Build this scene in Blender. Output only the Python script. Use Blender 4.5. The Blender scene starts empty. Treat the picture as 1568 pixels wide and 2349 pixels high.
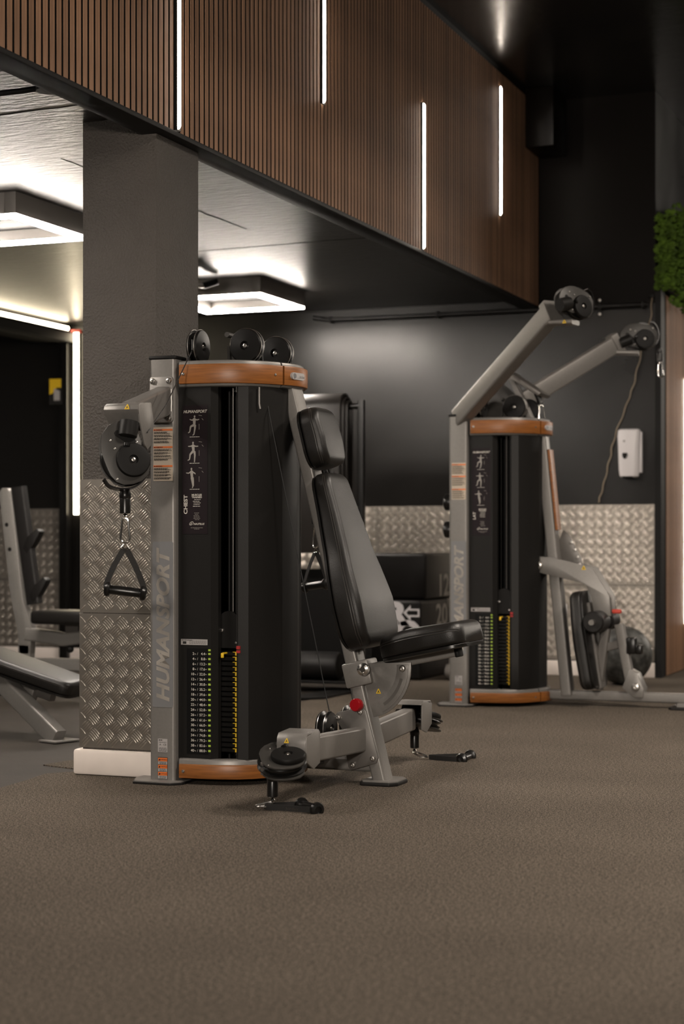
import bpy, bmesh, math, random
from mathutils import Vector, Matrix
V = Vector
random.seed(7)
C = bpy.context.scene.collection
PI = math.pi

# ------------------------------------------------------------------ camera, world, exposure
cam_d = bpy.data.cameras.new('camera')
cam = bpy.data.objects.new('camera', cam_d)
C.objects.link(cam)
cam.location = (0, 0, 0.9)
cam.rotation_euler = (PI / 2, 0, math.radians(21.25))
cam_d.sensor_fit = 'VERTICAL'
cam_d.sensor_height = 36.0
cam_d.sensor_width = 24.0
cam_d.lens = 4000 / 2349 * 36.0
cam_d.shift_y = 63.5 / 2349
cam_d.dof.use_dof = True
cam_d.dof.focus_distance = 6.4
cam_d.dof.aperture_fstop = 2.8
cam_d.clip_end = 100
bpy.context.scene.camera = cam

world = bpy.data.worlds.new('world')
bpy.context.scene.world = world
world.use_nodes = True
world.node_tree.nodes['Background'].inputs[0].default_value = (0.9, 0.85, 0.8, 1)
world.node_tree.nodes['Background'].inputs[1].default_value = 0.0
vs = bpy.context.scene.view_settings
vs.view_transform = 'Standard'
vs.look = 'None'
vs.exposure = -0.1
vs.gamma = 1.0
vs.use_curve_mapping = False
bpy.context.scene.cycles.sample_clamp_indirect = 6.0

LED_RING = 135.0      # brightness of the square ceiling lamps under the low ceiling
LED_UP = 62.0        # their upward side
HIGH_W = 1.0         # scales the added, unseen lamps on the high ceiling
WALL_W = 345.0       # watts of the added, unseen wall lamp behind the viewer
ADDED_WINDOW = 10.0        # glow of the unseen window added on the far wall
LED_ADDED = 4.0       # diffusers of the added lamps, high ceiling and front wall
LED_TUBE = 26.0      # vertical tubes on the slatted fascia
LED_WARM = 22.0      # warm strip lights at the far left


# ------------------------------------------------------------------ materials
def mat(name, col, rough=0.5, metal=0.0, vary=0.0, vscale=4.0, bump=0.0, bscale=60.0, spec=0.5,
        stretch=(1, 1, 1), rnd=0.0, emis=None, coat=0.0, rvar=0.0):
    m = bpy.data.materials.new(name)
    m.use_nodes = True
    nt = m.node_tree
    b = nt.nodes['Principled BSDF']
    b.inputs['Base Color'].default_value = (*col, 1)
    b.inputs['Roughness'].default_value = rough
    b.inputs['Metallic'].default_value = metal
    b.inputs['Specular IOR Level'].default_value = spec
    b.inputs['Coat Weight'].default_value = coat
    if emis:
        b.inputs['Emission Color'].default_value = (*emis[0], 1)
        b.inputs['Emission Strength'].default_value = emis[1]
    tc = nt.nodes.new('ShaderNodeTexCoord')
    mp = nt.nodes.new('ShaderNodeMapping')
    mp.inputs['Scale'].default_value = stretch
    nt.links.new(tc.outputs['Object'], mp.inputs[0])
    src = None
    if vary:
        n = nt.nodes.new('ShaderNodeTexNoise')
        n.inputs['Scale'].default_value = vscale
        n.inputs['Detail'].default_value = 5
        nt.links.new(mp.outputs[0], n.inputs['Vector'])
        r = nt.nodes.new('ShaderNodeMapRange')
        r.inputs[1].default_value = 0.25
        r.inputs[2].default_value = 0.75
        r.inputs[3].default_value = 1 - vary
        r.inputs[4].default_value = 1 + vary
        nt.links.new(n.outputs[0], r.inputs[0])
        src = r.outputs[0]
        if rvar:
            r2 = nt.nodes.new('ShaderNodeMapRange')
            r2.inputs[1].default_value = 0.25
            r2.inputs[2].default_value = 0.75
            r2.inputs[3].default_value = max(rough - rvar, 0.05)
            r2.inputs[4].default_value = rough + rvar
            nt.links.new(n.outputs[0], r2.inputs[0])
            nt.links.new(r2.outputs[0], b.inputs['Roughness'])
    if rnd:
        oi = nt.nodes.new('ShaderNodeObjectInfo')
        r = nt.nodes.new('ShaderNodeMapRange')
        r.inputs[3].default_value = 1 - rnd
        r.inputs[4].default_value = 1 + rnd
        nt.links.new(oi.outputs['Random'], r.inputs[0])
        if src is not None:
            mu = nt.nodes.new('ShaderNodeMath')
            mu.operation = 'MULTIPLY'
            nt.links.new(src, mu.inputs[0])
            nt.links.new(r.outputs[0], mu.inputs[1])
            src = mu.outputs[0]
        else:
            src = r.outputs[0]
    if src is not None:
        mx = nt.nodes.new('ShaderNodeVectorMath')
        mx.operation = 'SCALE'
        mx.inputs[0].default_value = col
        nt.links.new(src, mx.inputs['Scale'])
        nt.links.new(mx.outputs[0], b.inputs['Base Color'])
    if bump:
        n = nt.nodes.new('ShaderNodeTexNoise')
        n.inputs['Scale'].default_value = bscale
        n.inputs['Detail'].default_value = 6
        nt.links.new(mp.outputs[0], n.inputs['Vector'])
        bp = nt.nodes.new('ShaderNodeBump')
        bp.inputs['Strength'].default_value = bump
        bp.inputs['Distance'].default_value = 0.01
        nt.links.new(n.outputs[0], bp.inputs['Height'])
        nt.links.new(bp.outputs[0], b.inputs['Normal'])
    return m


def carpet_mat():
    m = mat('carpet', (0.1, 0.085, 0.066), rough=1.0, spec=0.1)
    nt = m.node_tree
    b = nt.nodes['Principled BSDF']
    tc = nt.nodes.new('ShaderNodeTexCoord')
    n1 = nt.nodes.new('ShaderNodeTexNoise')
    n1.inputs['Scale'].default_value = 230
    n1.inputs['Detail'].default_value = 3
    n1.inputs['Roughness'].default_value = 0.7
    n2 = nt.nodes.new('ShaderNodeTexNoise')
    n2.inputs['Scale'].default_value = 2.2
    n2.inputs['Detail'].default_value = 6
    n3 = nt.nodes.new('ShaderNodeTexNoise')
    n3.inputs['Scale'].default_value = 85
    n3.inputs['Detail'].default_value = 4
    n3.inputs['Roughness'].default_value = 0.65
    for n in (n1, n2, n3):
        nt.links.new(tc.outputs['Object'], n.inputs['Vector'])
    r1 = nt.nodes.new('ShaderNodeValToRGB')
    r1.color_ramp.elements[0].position = 0.42
    r1.color_ramp.elements[0].color = (0.016, 0.0132, 0.0105, 1)
    r1.color_ramp.elements[1].position = 0.60
    r1.color_ramp.elements[1].color = (0.185, 0.153, 0.121, 1)
    nt.links.new(n1.outputs[0], r1.inputs[0])
    r2 = nt.nodes.new('ShaderNodeMapRange')
    r2.inputs[1].default_value = 0.3
    r2.inputs[2].default_value = 0.7
    r2.inputs[3].default_value = 0.90
    r2.inputs[4].default_value = 1.06
    nt.links.new(n2.outputs[0], r2.inputs[0])
    r3 = nt.nodes.new('ShaderNodeMapRange')
    r3.inputs[1].default_value = 0.36
    r3.inputs[2].default_value = 0.64
    r3.inputs[3].default_value = 0.62
    r3.inputs[4].default_value = 1.38
    nt.links.new(n3.outputs[0], r3.inputs[0])
    mu = nt.nodes.new('ShaderNodeMath')
    mu.operation = 'MULTIPLY'
    nt.links.new(r2.outputs[0], mu.inputs[0])
    nt.links.new(r3.outputs[0], mu.inputs[1])
    sc = nt.nodes.new('ShaderNodeVectorMath')
    sc.operation = 'SCALE'
    nt.links.new(r1.outputs[0], sc.inputs[0])
    nt.links.new(mu.outputs[0], sc.inputs['Scale'])
    nt.links.new(sc.outputs[0], b.inputs['Base Color'])
    bp = nt.nodes.new('ShaderNodeBump')
    bp.inputs['Strength'].default_value = 0.3
    bp.inputs['Distance'].default_value = 0.002
    nt.links.new(n1.outputs[0], bp.inputs['Height'])
    nt.links.new(bp.outputs[0], b.inputs['Normal'])
    return m


WARM = (1.0, 0.89, 0.78)
M = {}
M['carpet'] = carpet_mat()
M['rubber'] = mat('rubber_floor', (0.034, 0.028, 0.023), 0.7, vary=0.25, vscale=3, bump=0.1, bscale=120, spec=0.2)
M['black_wall'] = mat('black_wall_paint', (0.0058, 0.005, 0.0043), 0.30, vary=0.25, vscale=2.2, bump=0.05, bscale=6, spec=0.42, rvar=0.04)
M['pillar'] = mat('black_stucco', (0.072, 0.063, 0.055), 0.58, vary=0.2, vscale=3, bump=0.9, bscale=105, spec=0.4)
M['ceiling'] = mat('black_concrete_ceiling', (0.016, 0.014, 0.0125), 0.34, vary=0.4, vscale=2.0, bump=0.5, bscale=13, spec=0.7, stretch=(1, 3.5, 1))
M['high_ceiling'] = mat('black_high_ceiling', (0.006, 0.005, 0.004), 0.24, vary=0.5, vscale=3, bump=0.2, bscale=8, spec=0.5)
M['brown_wall'] = mat('dark_brown_wall', (0.0045, 0.0032, 0.0024), 0.34, vary=0.2, vscale=2, bump=0.04, bscale=6, spec=0.12)
M['black'] = mat('matt_black', (0.005, 0.0045, 0.004), 0.55, spec=0.25)
M['black_gloss'] = mat('black_plastic', (0.007, 0.0065, 0.006), 0.28)
M['rubberblack'] = mat('black_rubber', (0.009, 0.008, 0.0075), 0.5, spec=0.35)
M['slat'] = mat('walnut_slat', (0.30, 0.168, 0.098), 0.55, vary=0.35, vscale=9, bump=0.12, bscale=40, spec=0.25, stretch=(6, 6, 0.5), rnd=0.22)
M['plate'] = mat('tread_plate_aluminium', (0.40, 0.365, 0.32), 0.40, 0.9, vary=0.12, vscale=5)
M['tread'] = mat('tread_bar_aluminium', (0.53, 0.485, 0.425), 0.34, 0.9)
M['white'] = mat('white_skirting_paint', (0.78, 0.70, 0.64), 0.5, vary=0.07, vscale=8)
M['silver'] = mat('silver_grey_paint', (0.225, 0.213, 0.199), 0.40, 0.35, vary=0.05, vscale=90)
M['silver_dk'] = mat('dark_silver_paint', (0.14, 0.13, 0.12), 0.38, 0.35)
M['chrome'] = mat('chrome', (0.75, 0.73, 0.70), 0.18, 1.0)
M['steel'] = mat('zinc_bolt', (0.55, 0.53, 0.50), 0.3, 1.0)
M['shroud'] = mat('charcoal_shroud', (0.0115, 0.0108, 0.010), 0.45, bump=0.03, bscale=300, spec=0.22)
M['housing'] = mat('grey_pulley_housing', (0.045, 0.042, 0.038), 0.42, 0.2)
M['orangewood'] = mat('orange_wood_trim', (0.25, 0.088, 0.019), 0.40, vary=0.3, vscale=14, stretch=(0.8, 0.8, 9))
M['leather'] = mat('black_leatherette', (0.010, 0.009, 0.008), 0.40, bump=0.10, bscale=330, spec=0.42)
M['piping'] = mat('leatherette_seam', (0.035, 0.031, 0.027), 0.35)
M['webbing'] = mat('black_webbing', (0.012, 0.011, 0.010), 0.8, bump=0.2, bscale=400)
M['plateblack'] = mat('weight_plate_black', (0.0065, 0.006, 0.0055), 0.42, spec=0.3)
M['cable'] = mat('black_cable', (0.012, 0.012, 0.012), 0.4)
M['red'] = mat('red_knob', (0.30, 0.006, 0.010), 0.25)
M['yellow'] = mat('yellow_tag', (0.80, 0.52, 0.02), 0.5)
M['green'] = mat('lime_marker', (0.38, 0.55, 0.06), 0.5)
M['redtag'] = mat('red_tag', (0.35, 0.02, 0.02), 0.5)
M['placard'] = mat('placard_print', (0.012, 0.0075, 0.0092), 0.5, spec=0.2)
M['strip'] = mat('label_strip_black', (0.003, 0.003, 0.003), 0.5, spec=0.2)
M['ink'] = mat('white_print', (0.55, 0.52, 0.47), 0.6)
M['inkgrey'] = mat('grey_print', (0.28, 0.26, 0.235), 0.6)
M['inkblack'] = mat('black_print', (0.012, 0.011, 0.010), 0.6)
M['labelbeige'] = mat('beige_label', (0.50, 0.42, 0.33), 0.5)
M['labelorange'] = mat('orange_label', (0.75, 0.17, 0.03), 0.5)
M['labelgrey'] = mat('grey_label', (0.38, 0.36, 0.35), 0.5)
M['decal'] = mat('blue_grey_decal', (0.215, 0.215, 0.22), 0.35, 0.2)
M['decalink'] = mat('silver_decal_letters', (0.36, 0.33, 0.295), 0.4, 0.35, vary=0.35, vscale=9)
M['dispenser'] = mat('white_plastic', (0.78, 0.75, 0.76), 0.35)
M['clear'] = mat('dark_window', (0.012, 0.011, 0.010), 0.15)
M['ball'] = mat('marbled_rubber', (0.06, 0.06, 0.056), 0.45, vary=0.98, vscale=26)
M['vinyl'] = mat('black_vinyl', (0.007, 0.006, 0.0055), 0.45, bump=0.12, bscale=14, spec=0.3)
M['matpad'] = mat('black_mat_foam', (0.024, 0.021, 0.0185), 0.36)
M['greyfoam'] = mat('grey_foam', (0.30, 0.28, 0.26), 0.6)
M['moss'] = mat('green_moss', (0.085, 0.155, 0.012), 0.9, vary=0.6, vscale=12)
M['cord'] = mat('dull_cord', (0.34, 0.27, 0.19), 0.5)
M['redcap'] = mat('red_cap', (0.5, 0.05, 0.03), 0.5)
M['led'] = mat('led_white', (0.9, 0.9, 0.9), 0.5, emis=((1.0, 0.90, 0.80), LED_RING))
M['uplight'] = mat('led_uplight', (0.9, 0.9, 0.9), 0.5, emis=(WARM, LED_UP))
M['led_added'] = mat('led_white_added', (0.9, 0.9, 0.9), 0.5, emis=(WARM, LED_ADDED))
M['tube'] = mat('led_tube', (0.9, 0.9, 0.9), 0.5, emis=((1.0, 0.86, 0.72), LED_TUBE))
M['warm'] = mat('led_warm_strip', (0.9, 0.9, 0.9), 0.5, emis=((1.0, 0.84, 0.58), LED_WARM))
M['added_glow'] = mat('added_glow_pane', (0.8, 0.8, 0.8), 0.3, emis=((1.0, 0.89, 0.77), ADDED_WINDOW))
M['lampbody'] = mat('grey_lamp_body', (0.21, 0.195, 0.182), 0.5, 0.2)


# ------------------------------------------------------------------ mesh helpers
class MB:
    def __init__(s):
        s.v, s.f = [], []

    def add(s, vs_, fs_):
        o = len(s.v)
        s.v += [tuple(v) for v in vs_]
        s.f += [tuple(i + o for i in f) for f in fs_]
        return s

    def frombm(s, bm):
        bm.verts.ensure_lookup_table()
        for i, v in enumerate(bm.verts):
            v.index = i
        s.add([v.co[:] for v in bm.verts], [[v.index for v in f.verts] for f in bm.faces])
        bm.free()
        return s

    def box(s, c, size, bevel=0.0, R=None, seg=2):
        bm = bmesh.new()
        bmesh.ops.create_cube(bm, size=1)
        for v in bm.verts:
            v.co = V((v.co.x * size[0], v.co.y * size[1], v.co.z * size[2]))
        if bevel:
            bmesh.ops.bevel(bm, geom=list(bm.edges), offset=bevel, segments=seg, profile=0.5, affect='EDGES')
        for v in bm.verts:
            v.co = (R @ v.co if R else v.co) + V(c)
        return s.frombm(bm)

    def b2(s, lo, hi, bevel=0.0):
        lo, hi = V(lo), V(hi)
        return s.box((lo + hi) / 2, hi - lo, bevel)

    def prism(s, poly, o, U, W, N, h, bevel=0.0):
        """2D polygon (u,w) in the plane o,U,W pushed along N by h"""
        o, U, W, N = V(o), V(U), V(W), V(N)
        bm = bmesh.new()
        vs_ = [bm.verts.new(o + U * p[0] + W * p[1]) for p in poly]
        f = bm.faces.new(vs_)
        r = bmesh.ops.extrude_face_region(bm, geom=[f])
        nv = [e for e in r['geom'] if isinstance(e, bmesh.types.BMVert)]
        bmesh.ops.translate(bm, verts=nv, vec=N * h)
        bmesh.ops.recalc_face_normals(bm, faces=list(bm.faces))
        if bevel:
            es = [e for e in bm.edges if len(e.link_faces) == 2 and e.calc_face_angle() > 0.6]
            bmesh.ops.bevel(bm, geom=es, offset=bevel, segments=2, profile=0.5, affect='EDGES')
        return s.frombm(bm)

    def loft(s, rings, cap=True, closed=True):
        n = len(rings[0])
        vs_ = [p for r in rings for p in r]
        fs_ = []
        for i in range(len(rings) - 1):
            for j in range(n if closed else n - 1):
                k = (j + 1) % n
                fs_.append((i * n + j, i * n + k, (i + 1) * n + k, (i + 1) * n + j))
        if cap:
            fs_.append(tuple(reversed(range(n))))
            fs_.append(tuple((len(rings) - 1) * n + j for j in range(n)))
        return s.add(vs_, fs_)

    def bar(s, p0, p1, w, h, up=(0, 0, 1), r=0.008):
        """rounded rectangular tube: h along up, w across"""
        p0, p1 = V(p0), V(p1)
        a = (p1 - p0).normalized()
        side = a.cross(V(up)).normalized()
        u = side.cross(a).normalized()
        sec = rrect(w, h, r)
        return s.loft([[p + side * x + u * y for x, y in sec] for p in (p0, p1)])

    def cyl(s, p0, p1, r0, r1=None, n=20):
        r1 = r0 if r1 is None else r1
        p0, p1 = V(p0), V(p1)
        X, Y = frame(p1 - p0)
        return s.loft([[p + X * (math.cos(2 * PI * i / n) * r) + Y * (math.sin(2 * PI * i / n) * r) for i in range(n)]
                       for p, r in ((p0, r0), (p1, r1))])

    def lathe(s, prof, o, axis, n=32):
        """prof: (radius, along axis)"""
        o, a = V(o), V(axis).normalized()
        X, Y = frame(a)
        rings = [[o + a * t + X * (math.cos(2 * PI * i / n) * r) + Y * (math.sin(2 * PI * i / n) * r) for i in range(n)]
                 for r, t in prof]
        return s.loft(rings)

    def tube(s, pts, r, n=8, closed=False):
        pts = [V(p) for p in pts]
        k = len(pts)
        rings = []
        X = None
        for i, p in enumerate(pts):
            if closed:
                t = pts[(i + 1) % k] - pts[i - 1]
            else:
                t = pts[min(i + 1, k - 1)] - pts[max(i - 1, 0)]
            t = t.normalized()
            if X is None:
                X, Y = frame(t)
            else:
                X = (X - t * X.dot(t)).normalized()
                Y = t.cross(X)
            rings.append([p + X * (math.cos(2 * PI * j / n) * r) + Y * (math.sin(2 * PI * j / n) * r) for j in range(n)])
        if closed:
            rings.append(rings[0])
        return s.loft(rings, cap=not closed)

    def band(s, pts, w, W, N):
        """flat strap along pts, thickness N, width W*w"""
        pts = [V(p) for p in pts]
        W = V(W)
        rings = []
        for i, p in enumerate(pts):
            t = (pts[min(i + 1, len(pts) - 1)] - pts[max(i - 1, 0)]).normalized()
            nn = t.cross(W).normalized() * N / 2
            a = W * w / 2
            rings.append([p + a + nn, p + a - nn, p - a - nn, p - a + nn])
        return s.loft(rings)

    def strap(s, pts, w, nrm, th):
        pts = [V(p) for p in pts]
        nrm = V(nrm)
        rings = []
        for i, p in enumerate(pts):
            t = (pts[min(i + 1, len(pts) - 1)] - pts[max(i - 1, 0)]).normalized()
            a = t.cross(nrm).normalized() * w / 2
            nn = a.cross(t).normalized() * th / 2
            rings.append([p + a + nn, p + a - nn, p - a - nn, p - a + nn])
        return s.loft(rings)

    def sphere(s, c, r, nu=20, nv=12, sc=(1, 1, 1)):
        c = V(c)
        rings = []
        for j in range(1, nv):
            th = PI * j / nv
            rings.append([c + V((r * sc[0] * math.sin(th) * math.cos(2 * PI * i / nu),
                                 r * sc[1] * math.sin(th) * math.sin(2 * PI * i / nu), -r * sc[2] * math.cos(th))) for i in range(nu)])
        return s.loft(rings)

    def join(s, o):
        return s.add(o.v, o.f)

    def mirrored(s):
        m = MB()
        m.v = [(x, -y, z) for x, y, z in s.v]
        m.f = [tuple(reversed(f)) for f in s.f]
        return m

    def mesh(s, name, angle=38):
        me = bpy.data.meshes.new(name)
        me.from_pydata(s.v, [], s.f)
        me.polygons.foreach_set('use_smooth', [True] * len(me.polygons))
        me.set_sharp_from_angle(angle=math.radians(angle))
        me.update()
        return me


def rrect(w, h, r, n=4):
    r = min(r, w / 2 - 1e-4, h / 2 - 1e-4)
    pts = []
    for cx, cy, a in ((w / 2 - r, h / 2 - r, 0), (-w / 2 + r, h / 2 - r, 90), (-w / 2 + r, -h / 2 + r, 180), (w / 2 - r, -h / 2 + r, 270)):
        for i in range(n + 1):
            t = math.radians(a + 90 * i / n)
            pts.append((cx + r * math.cos(t), cy + r * math.sin(t)))
    return pts


def frame(a):
    a = V(a).normalized()
    h = V((0, 0, 1)) if abs(a.z) < 0.9 else V((1, 0, 0))
    X = h.cross(a).normalized()
    return X, a.cross(X)


def crom(pts, k=6):
    """smooth curve through points"""
    pts = [V(p) for p in pts]
    out = []
    n = len(pts)
    for i in range(n - 1):
        p0, p1, p2, p3 = pts[max(i - 1, 0)], pts[i], pts[i + 1], pts[min(i + 2, n - 1)]
        for j in range(k):
            t = j / k
            out.append(0.5 * ((2 * p1) + (p2 - p0) * t + (2 * p0 - 5 * p1 + 4 * p2 - p3) * t * t + (3 * p1 - p0 - 3 * p2 + p3) * t ** 3))
    out.append(pts[-1])
    return out


def link(name, me, m, parent=None, label=None, kind=None):
    o = bpy.data.objects.new(name, me)
    if m is not None and me is not None and not me.materials:
        me.materials.append(M[m])
    C.objects.link(o)
    if parent is not None:
        o.parent = parent
    if label:
        o['label'] = label
    if kind:
        o['kind'] = kind
    return o


def part(name, mb, m, parent=None, label=None, kind=None, angle=38):
    return link(name, mb.mesh(name, angle), m, parent, label, kind)


def both(name, mb, m, parent, angle=38):
    """the near-side part and its mirrored twin on the far side"""
    return part(name, mb, m, parent, angle=angle), part(name, mb.mirrored(), m, parent, angle=angle)


def thing(name, label, cat, loc=(0, 0, 0), rotz=0.0, group=None):
    o = bpy.data.objects.new(name, None)
    o.empty_display_size = 0.1
    C.objects.link(o)
    o.location = loc
    o.rotation_euler = (0, 0, rotz)
    o['label'] = label
    o['category'] = cat
    if group:
        o['group'] = group
    return o


def tag(o, label, cat, group=None):
    o['label'] = label
    o['category'] = cat
    if group:
        o['group'] = group
    return o


def struct(name, mb, m, parent=None, angle=38):
    return part(name, mb, m, parent, kind=None if parent else 'structure', angle=angle)


NEAR = Matrix(((1, 0, 0), (0, 0, -1), (0, 1, 0)))       # text plane on a face that looks towards -y
FRONT = Matrix(((0, 0, 1), (1, 0, 0), (0, 1, 0)))       # text plane on a face that looks towards +x


def text(mb, body, o, size, R=NEAR, rot=0.0, align='CENTER', wide=1.0, shear=0.0, bold=0.0, line=1.0, valign='CENTER'):
    cu = bpy.data.curves.new('t', 'FONT')
    cu.body = body
    cu.size = size
    cu.align_x = align
    cu.align_y = valign
    cu.shear = shear
    cu.offset = bold
    cu.space_line = line
    cu.resolution_u = 3
    ob = bpy.data.objects.new('t', cu)
    C.objects.link(ob)
    dg = bpy.context.evaluated_depsgraph_get()
    me = bpy.data.meshes.new_from_object(ob.evaluated_get(dg))
    rz = Matrix.Rotation(rot, 3, 'Z')
    o = V(o)
    mb.add([o + R @ (rz @ V((v.co.x * wide, v.co.y, 0))) for v in me.vertices], [tuple(p.vertices) for p in me.polygons])
    bpy.data.objects.remove(ob)
    bpy.data.curves.remove(cu)
    bpy.data.meshes.remove(me)


def quad(mb, x0, x1, z0, z1, y, t=0.0008):
    """thin plate on a face that looks towards -y"""
    mb.b2((x0, y - t, z0), (x1, y + 0.0005, z1))


def bolt(mb, o, axis, r=0.009):
    a = V(axis).normalized()
    mb.lathe([(r, 0), (r, r * 0.35), (r * 0.8, r * 0.7), (r * 0.42, r * 0.78), (r * 0.42, r * 0.35), (r * 0.05, r * 0.3)], o, a, 14)


def bolts(parent, items, name='bolt', mir=False, m='steel'):
    """each bolt head is a part of its own: (position, axis, radius)"""
    for o, a, r in items:
        b = MB()
        bolt(b, o, a, r)
        part(name, b.mirrored() if mir else b, m, parent)


# ------------------------------------------------------------------ the room
XF = -2.99          # face of the slatted fascia
YB = 11.33          # back wall
ZL, ZH = 2.50, 3.82  # low and high ceiling
cpt = [(4.0, -3.0), (4.0, 17.0), (-2.3, 17.0), (-3.73, 12.0), (-3.72, 8.9), (-3.60, 6.45), (-3.33, 6.20), (-3.40, 5.96), (-3.429, 5.927), (-3.495, 5.840), (-3.468, 5.667), (-3.449, 5.447), (-3.25, 4.7), (-3.0, 3.6), (-3.0, -3.0)]
struct('floor', MB().prism(cpt, (0, 0, -0.1), (1, 0, 0), (0, 1, 0), (0, 0, 1), 0.1), 'carpet')
struct('floor_rubber', MB().b2((-9.0, -3.0, -0.2), (-2.2, 17.0, -0.004)), 'rubber')
struct('floor_carpet_tongue', MB().prism([(-3.642, 6.069), (-3.42, 6.00), (-3.58, 6.40)], (0, 0, -0.005), (1, 0, 0), (0, 1, 0), (0, 0, 1), 0.005), 'carpet')

bw = struct('wall_back', MB().b2((-9.0, YB, 0.0), (-2.214, YB + 0.2, ZH)), 'black_wall')
struct('wall_side', MB().b2((-2.40, YB + 0.2, 0.0), (-2.214, 17.0, ZH)), 'black_wall')
struct('wall_far', MB().b2((-2.4, 16.8, 0.0), (4.0, 17.0, ZH)), 'black_wall')
wn = struct('added_window_1', MB().b2((0.45, 16.74, 1.75), (2.65, 16.80, 1.82)).b2((0.45, 16.74, 3.45), (2.65, 16.80, 3.52)).b2((0.45, 16.74, 1.75), (0.52, 16.80, 3.52)).b2((2.58, 16.74, 1.75), (2.65, 16.80, 3.52)).b2((1.53, 16.74, 1.75), (1.58, 16.80, 3.52)), 'black')  # unseen glowing window, added to put a sheen on the pads
for a_, b_ in ((0.52, 1.53), (1.58, 2.58)):
    part('added_window_pane', MB().b2((a_, 16.77, 1.82), (b_, 16.785, 3.45)), 'added_glow', wn)
struct('wall_right', MB().b2((3.8, -3.0, 0.0), (4.0, 16.8, ZH)), 'black_wall')
struct('wall_front', MB().b2((-9.0, -3.2, 0.0), (4.0, -3.0, ZH)), 'black_wall')
struct('wall_left', MB().b2((-9.2, -3.0, 0.0), (-9.0, YB, ZL)), 'black_wall')
struct('ceiling', MB().b2((-3.1, -3.0, ZH), (4.0, 17.0, ZH + 0.1)), 'high_ceiling')
struct('ceiling_low', MB().b2((-9.0, -3.0, ZL), (-3.10, YB, ZL + 0.1)), 'ceiling')
cl = bpy.data.objects['ceiling_low']
rj = random.Random(3)
for (ax, ay), (bx, by) in (((-3.22, 3.4), (-3.22, 8.3)), ((-4.6, 5.75), (-3.12, 5.62)), ((-3.75, 6.4), (-3.72, 8.2)), ((-4.6, 8.75), (-3.2, 8.65))):
    n = int(max(abs(bx - ax), abs(by - ay)) / .05)
    pts = [(ax + (bx - ax) * i / n + rj.uniform(-.004, .004), ay + (by - ay) * i / n + rj.uniform(-.004, .004), ZL) for i in range(n + 1)]
    part('ceiling_joint', MB().tube(pts, 0.0022, 6), 'ceiling', cl)
# the upper stretch of back wall between fascia and corner is painted a brownish black
struct('trim_1', MB().b2((-3.03, YB - 0.012, 2.44), (-2.214, YB + 0.001, ZH)), 'brown_wall')
struct('trim_2', MB().b2((-2.214, YB - 0.02, 0.0), (-2.176, YB + 0.12, 2.62)), 'black')

# slatted fascia hanging along the edge of the low ceiling
fas = struct('wall_fascia', MB().b2((-3.10, 3.6, 2.452), (-2.9975, YB, ZH)), 'black')
struct('trim_3', MB().b2((-3.10, 3.6, 2.432), (-2.985, YB, 2.452), 0.003), 'black')
sl = MB().box((0, 0, 0), (0.0078, 0.0305, 1.33), 0.001, seg=1)
slm = sl.mesh('slat')
slm.materials.append(M['slat'])
def edge_black(me):
    """edges of the slats set black, so the gaps read dark"""
    me.materials.append(M['black'])
    for p in me.polygons:
        if abs(p.normal.y) > 0.8:
            p.material_index = 1
    return me


edge_black(slm)


def snap(v):
    return 4.30 + round((v - 4.30) / 0.0436) * 0.0436


TUBES = [(snap(a), b, c) for a, b, c in ((5.963, 2.458, 3.26), (7.426, 2.904, 3.73), (8.882, 2.458, 3.244), (10.35, 2.896, 3.694))]
y = 4.30
while y < YB - 0.02:
    gap = [(a, b) for ty, a, b in TUBES if abs(ty - y) < 0.01]
    if not gap:
        o = link('slat', slm, None, fas)
        o.location = (-2.9937, y, 2.452 + 0.665)
    else:
        for a, b in ((2.452, gap[0][0] - .004), (gap[0][1] + .004, 3.782)):
            if b - a > 0.02:
                so_ = part('slat', MB().box((-2.9937, y, (a + b) / 2), (0.0078, 0.0305, b - a), 0.001, seg=1), 'slat', fas)
                edge_black(so_.data)
    y += 0.0436
# second strip of slats on the return wall behind the corner, with moss above
ws = struct('wall_wood', MB().b2((-2.214, YB + 0.12, 0.0), (-2.19, 13.6, 2.52)), 'black')
sl2 = MB().box((0, 0, 0), (0.022, 0.0305, 2.50), 0.002, seg=1).mesh('slat')
sl2.materials.append(M['slat'])
edge_black(sl2)
y = YB + 0.14
while y < 13.55:
    o = link('slat', sl2, None, ws)
    o.location = (-2.179, y, 1.255)
    y += 0.0436

# pillar
PX0, PX1, PY0, PY1 = -3.352, -3.035, 5.875, 6.237
pil = struct('wall_pillar', MB().b2((PX0, PY0, 0.0), (PX1, PY1, ZL + 0.02), 0.004), 'pillar')


# five-bar tread plate: sheet and raised bars
def lozenge(mb, cx, cz, ang, L, w, h, o, U, W, N):
    ca, sa = math.cos(ang), math.sin(ang)
    def P(a, b, c):
        return o + U * (cx + a * ca - b * sa) + W * (cz + a * sa + b * ca) + N * c
    i = len(mb.v)
    mb.v += [tuple(P(-L, 0, 0)), tuple(P(-L * .45, -w, 0)), tuple(P(L * .45, -w, 0)), tuple(P(L, 0, 0)),
             tuple(P(L * .45, w, 0)), tuple(P(-L * .45, w, 0)), tuple(P(-L * .5, 0, h)), tuple(P(L * .5, 0, h))]
    mb.f += [(i, i + 1, i + 6), (i + 1, i + 2, i + 7, i + 6), (i + 2, i + 3, i + 7), (i + 3, i + 4, i + 7),
             (i + 4, i + 5, i + 6, i + 7), (i + 5, i, i + 6)]


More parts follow.
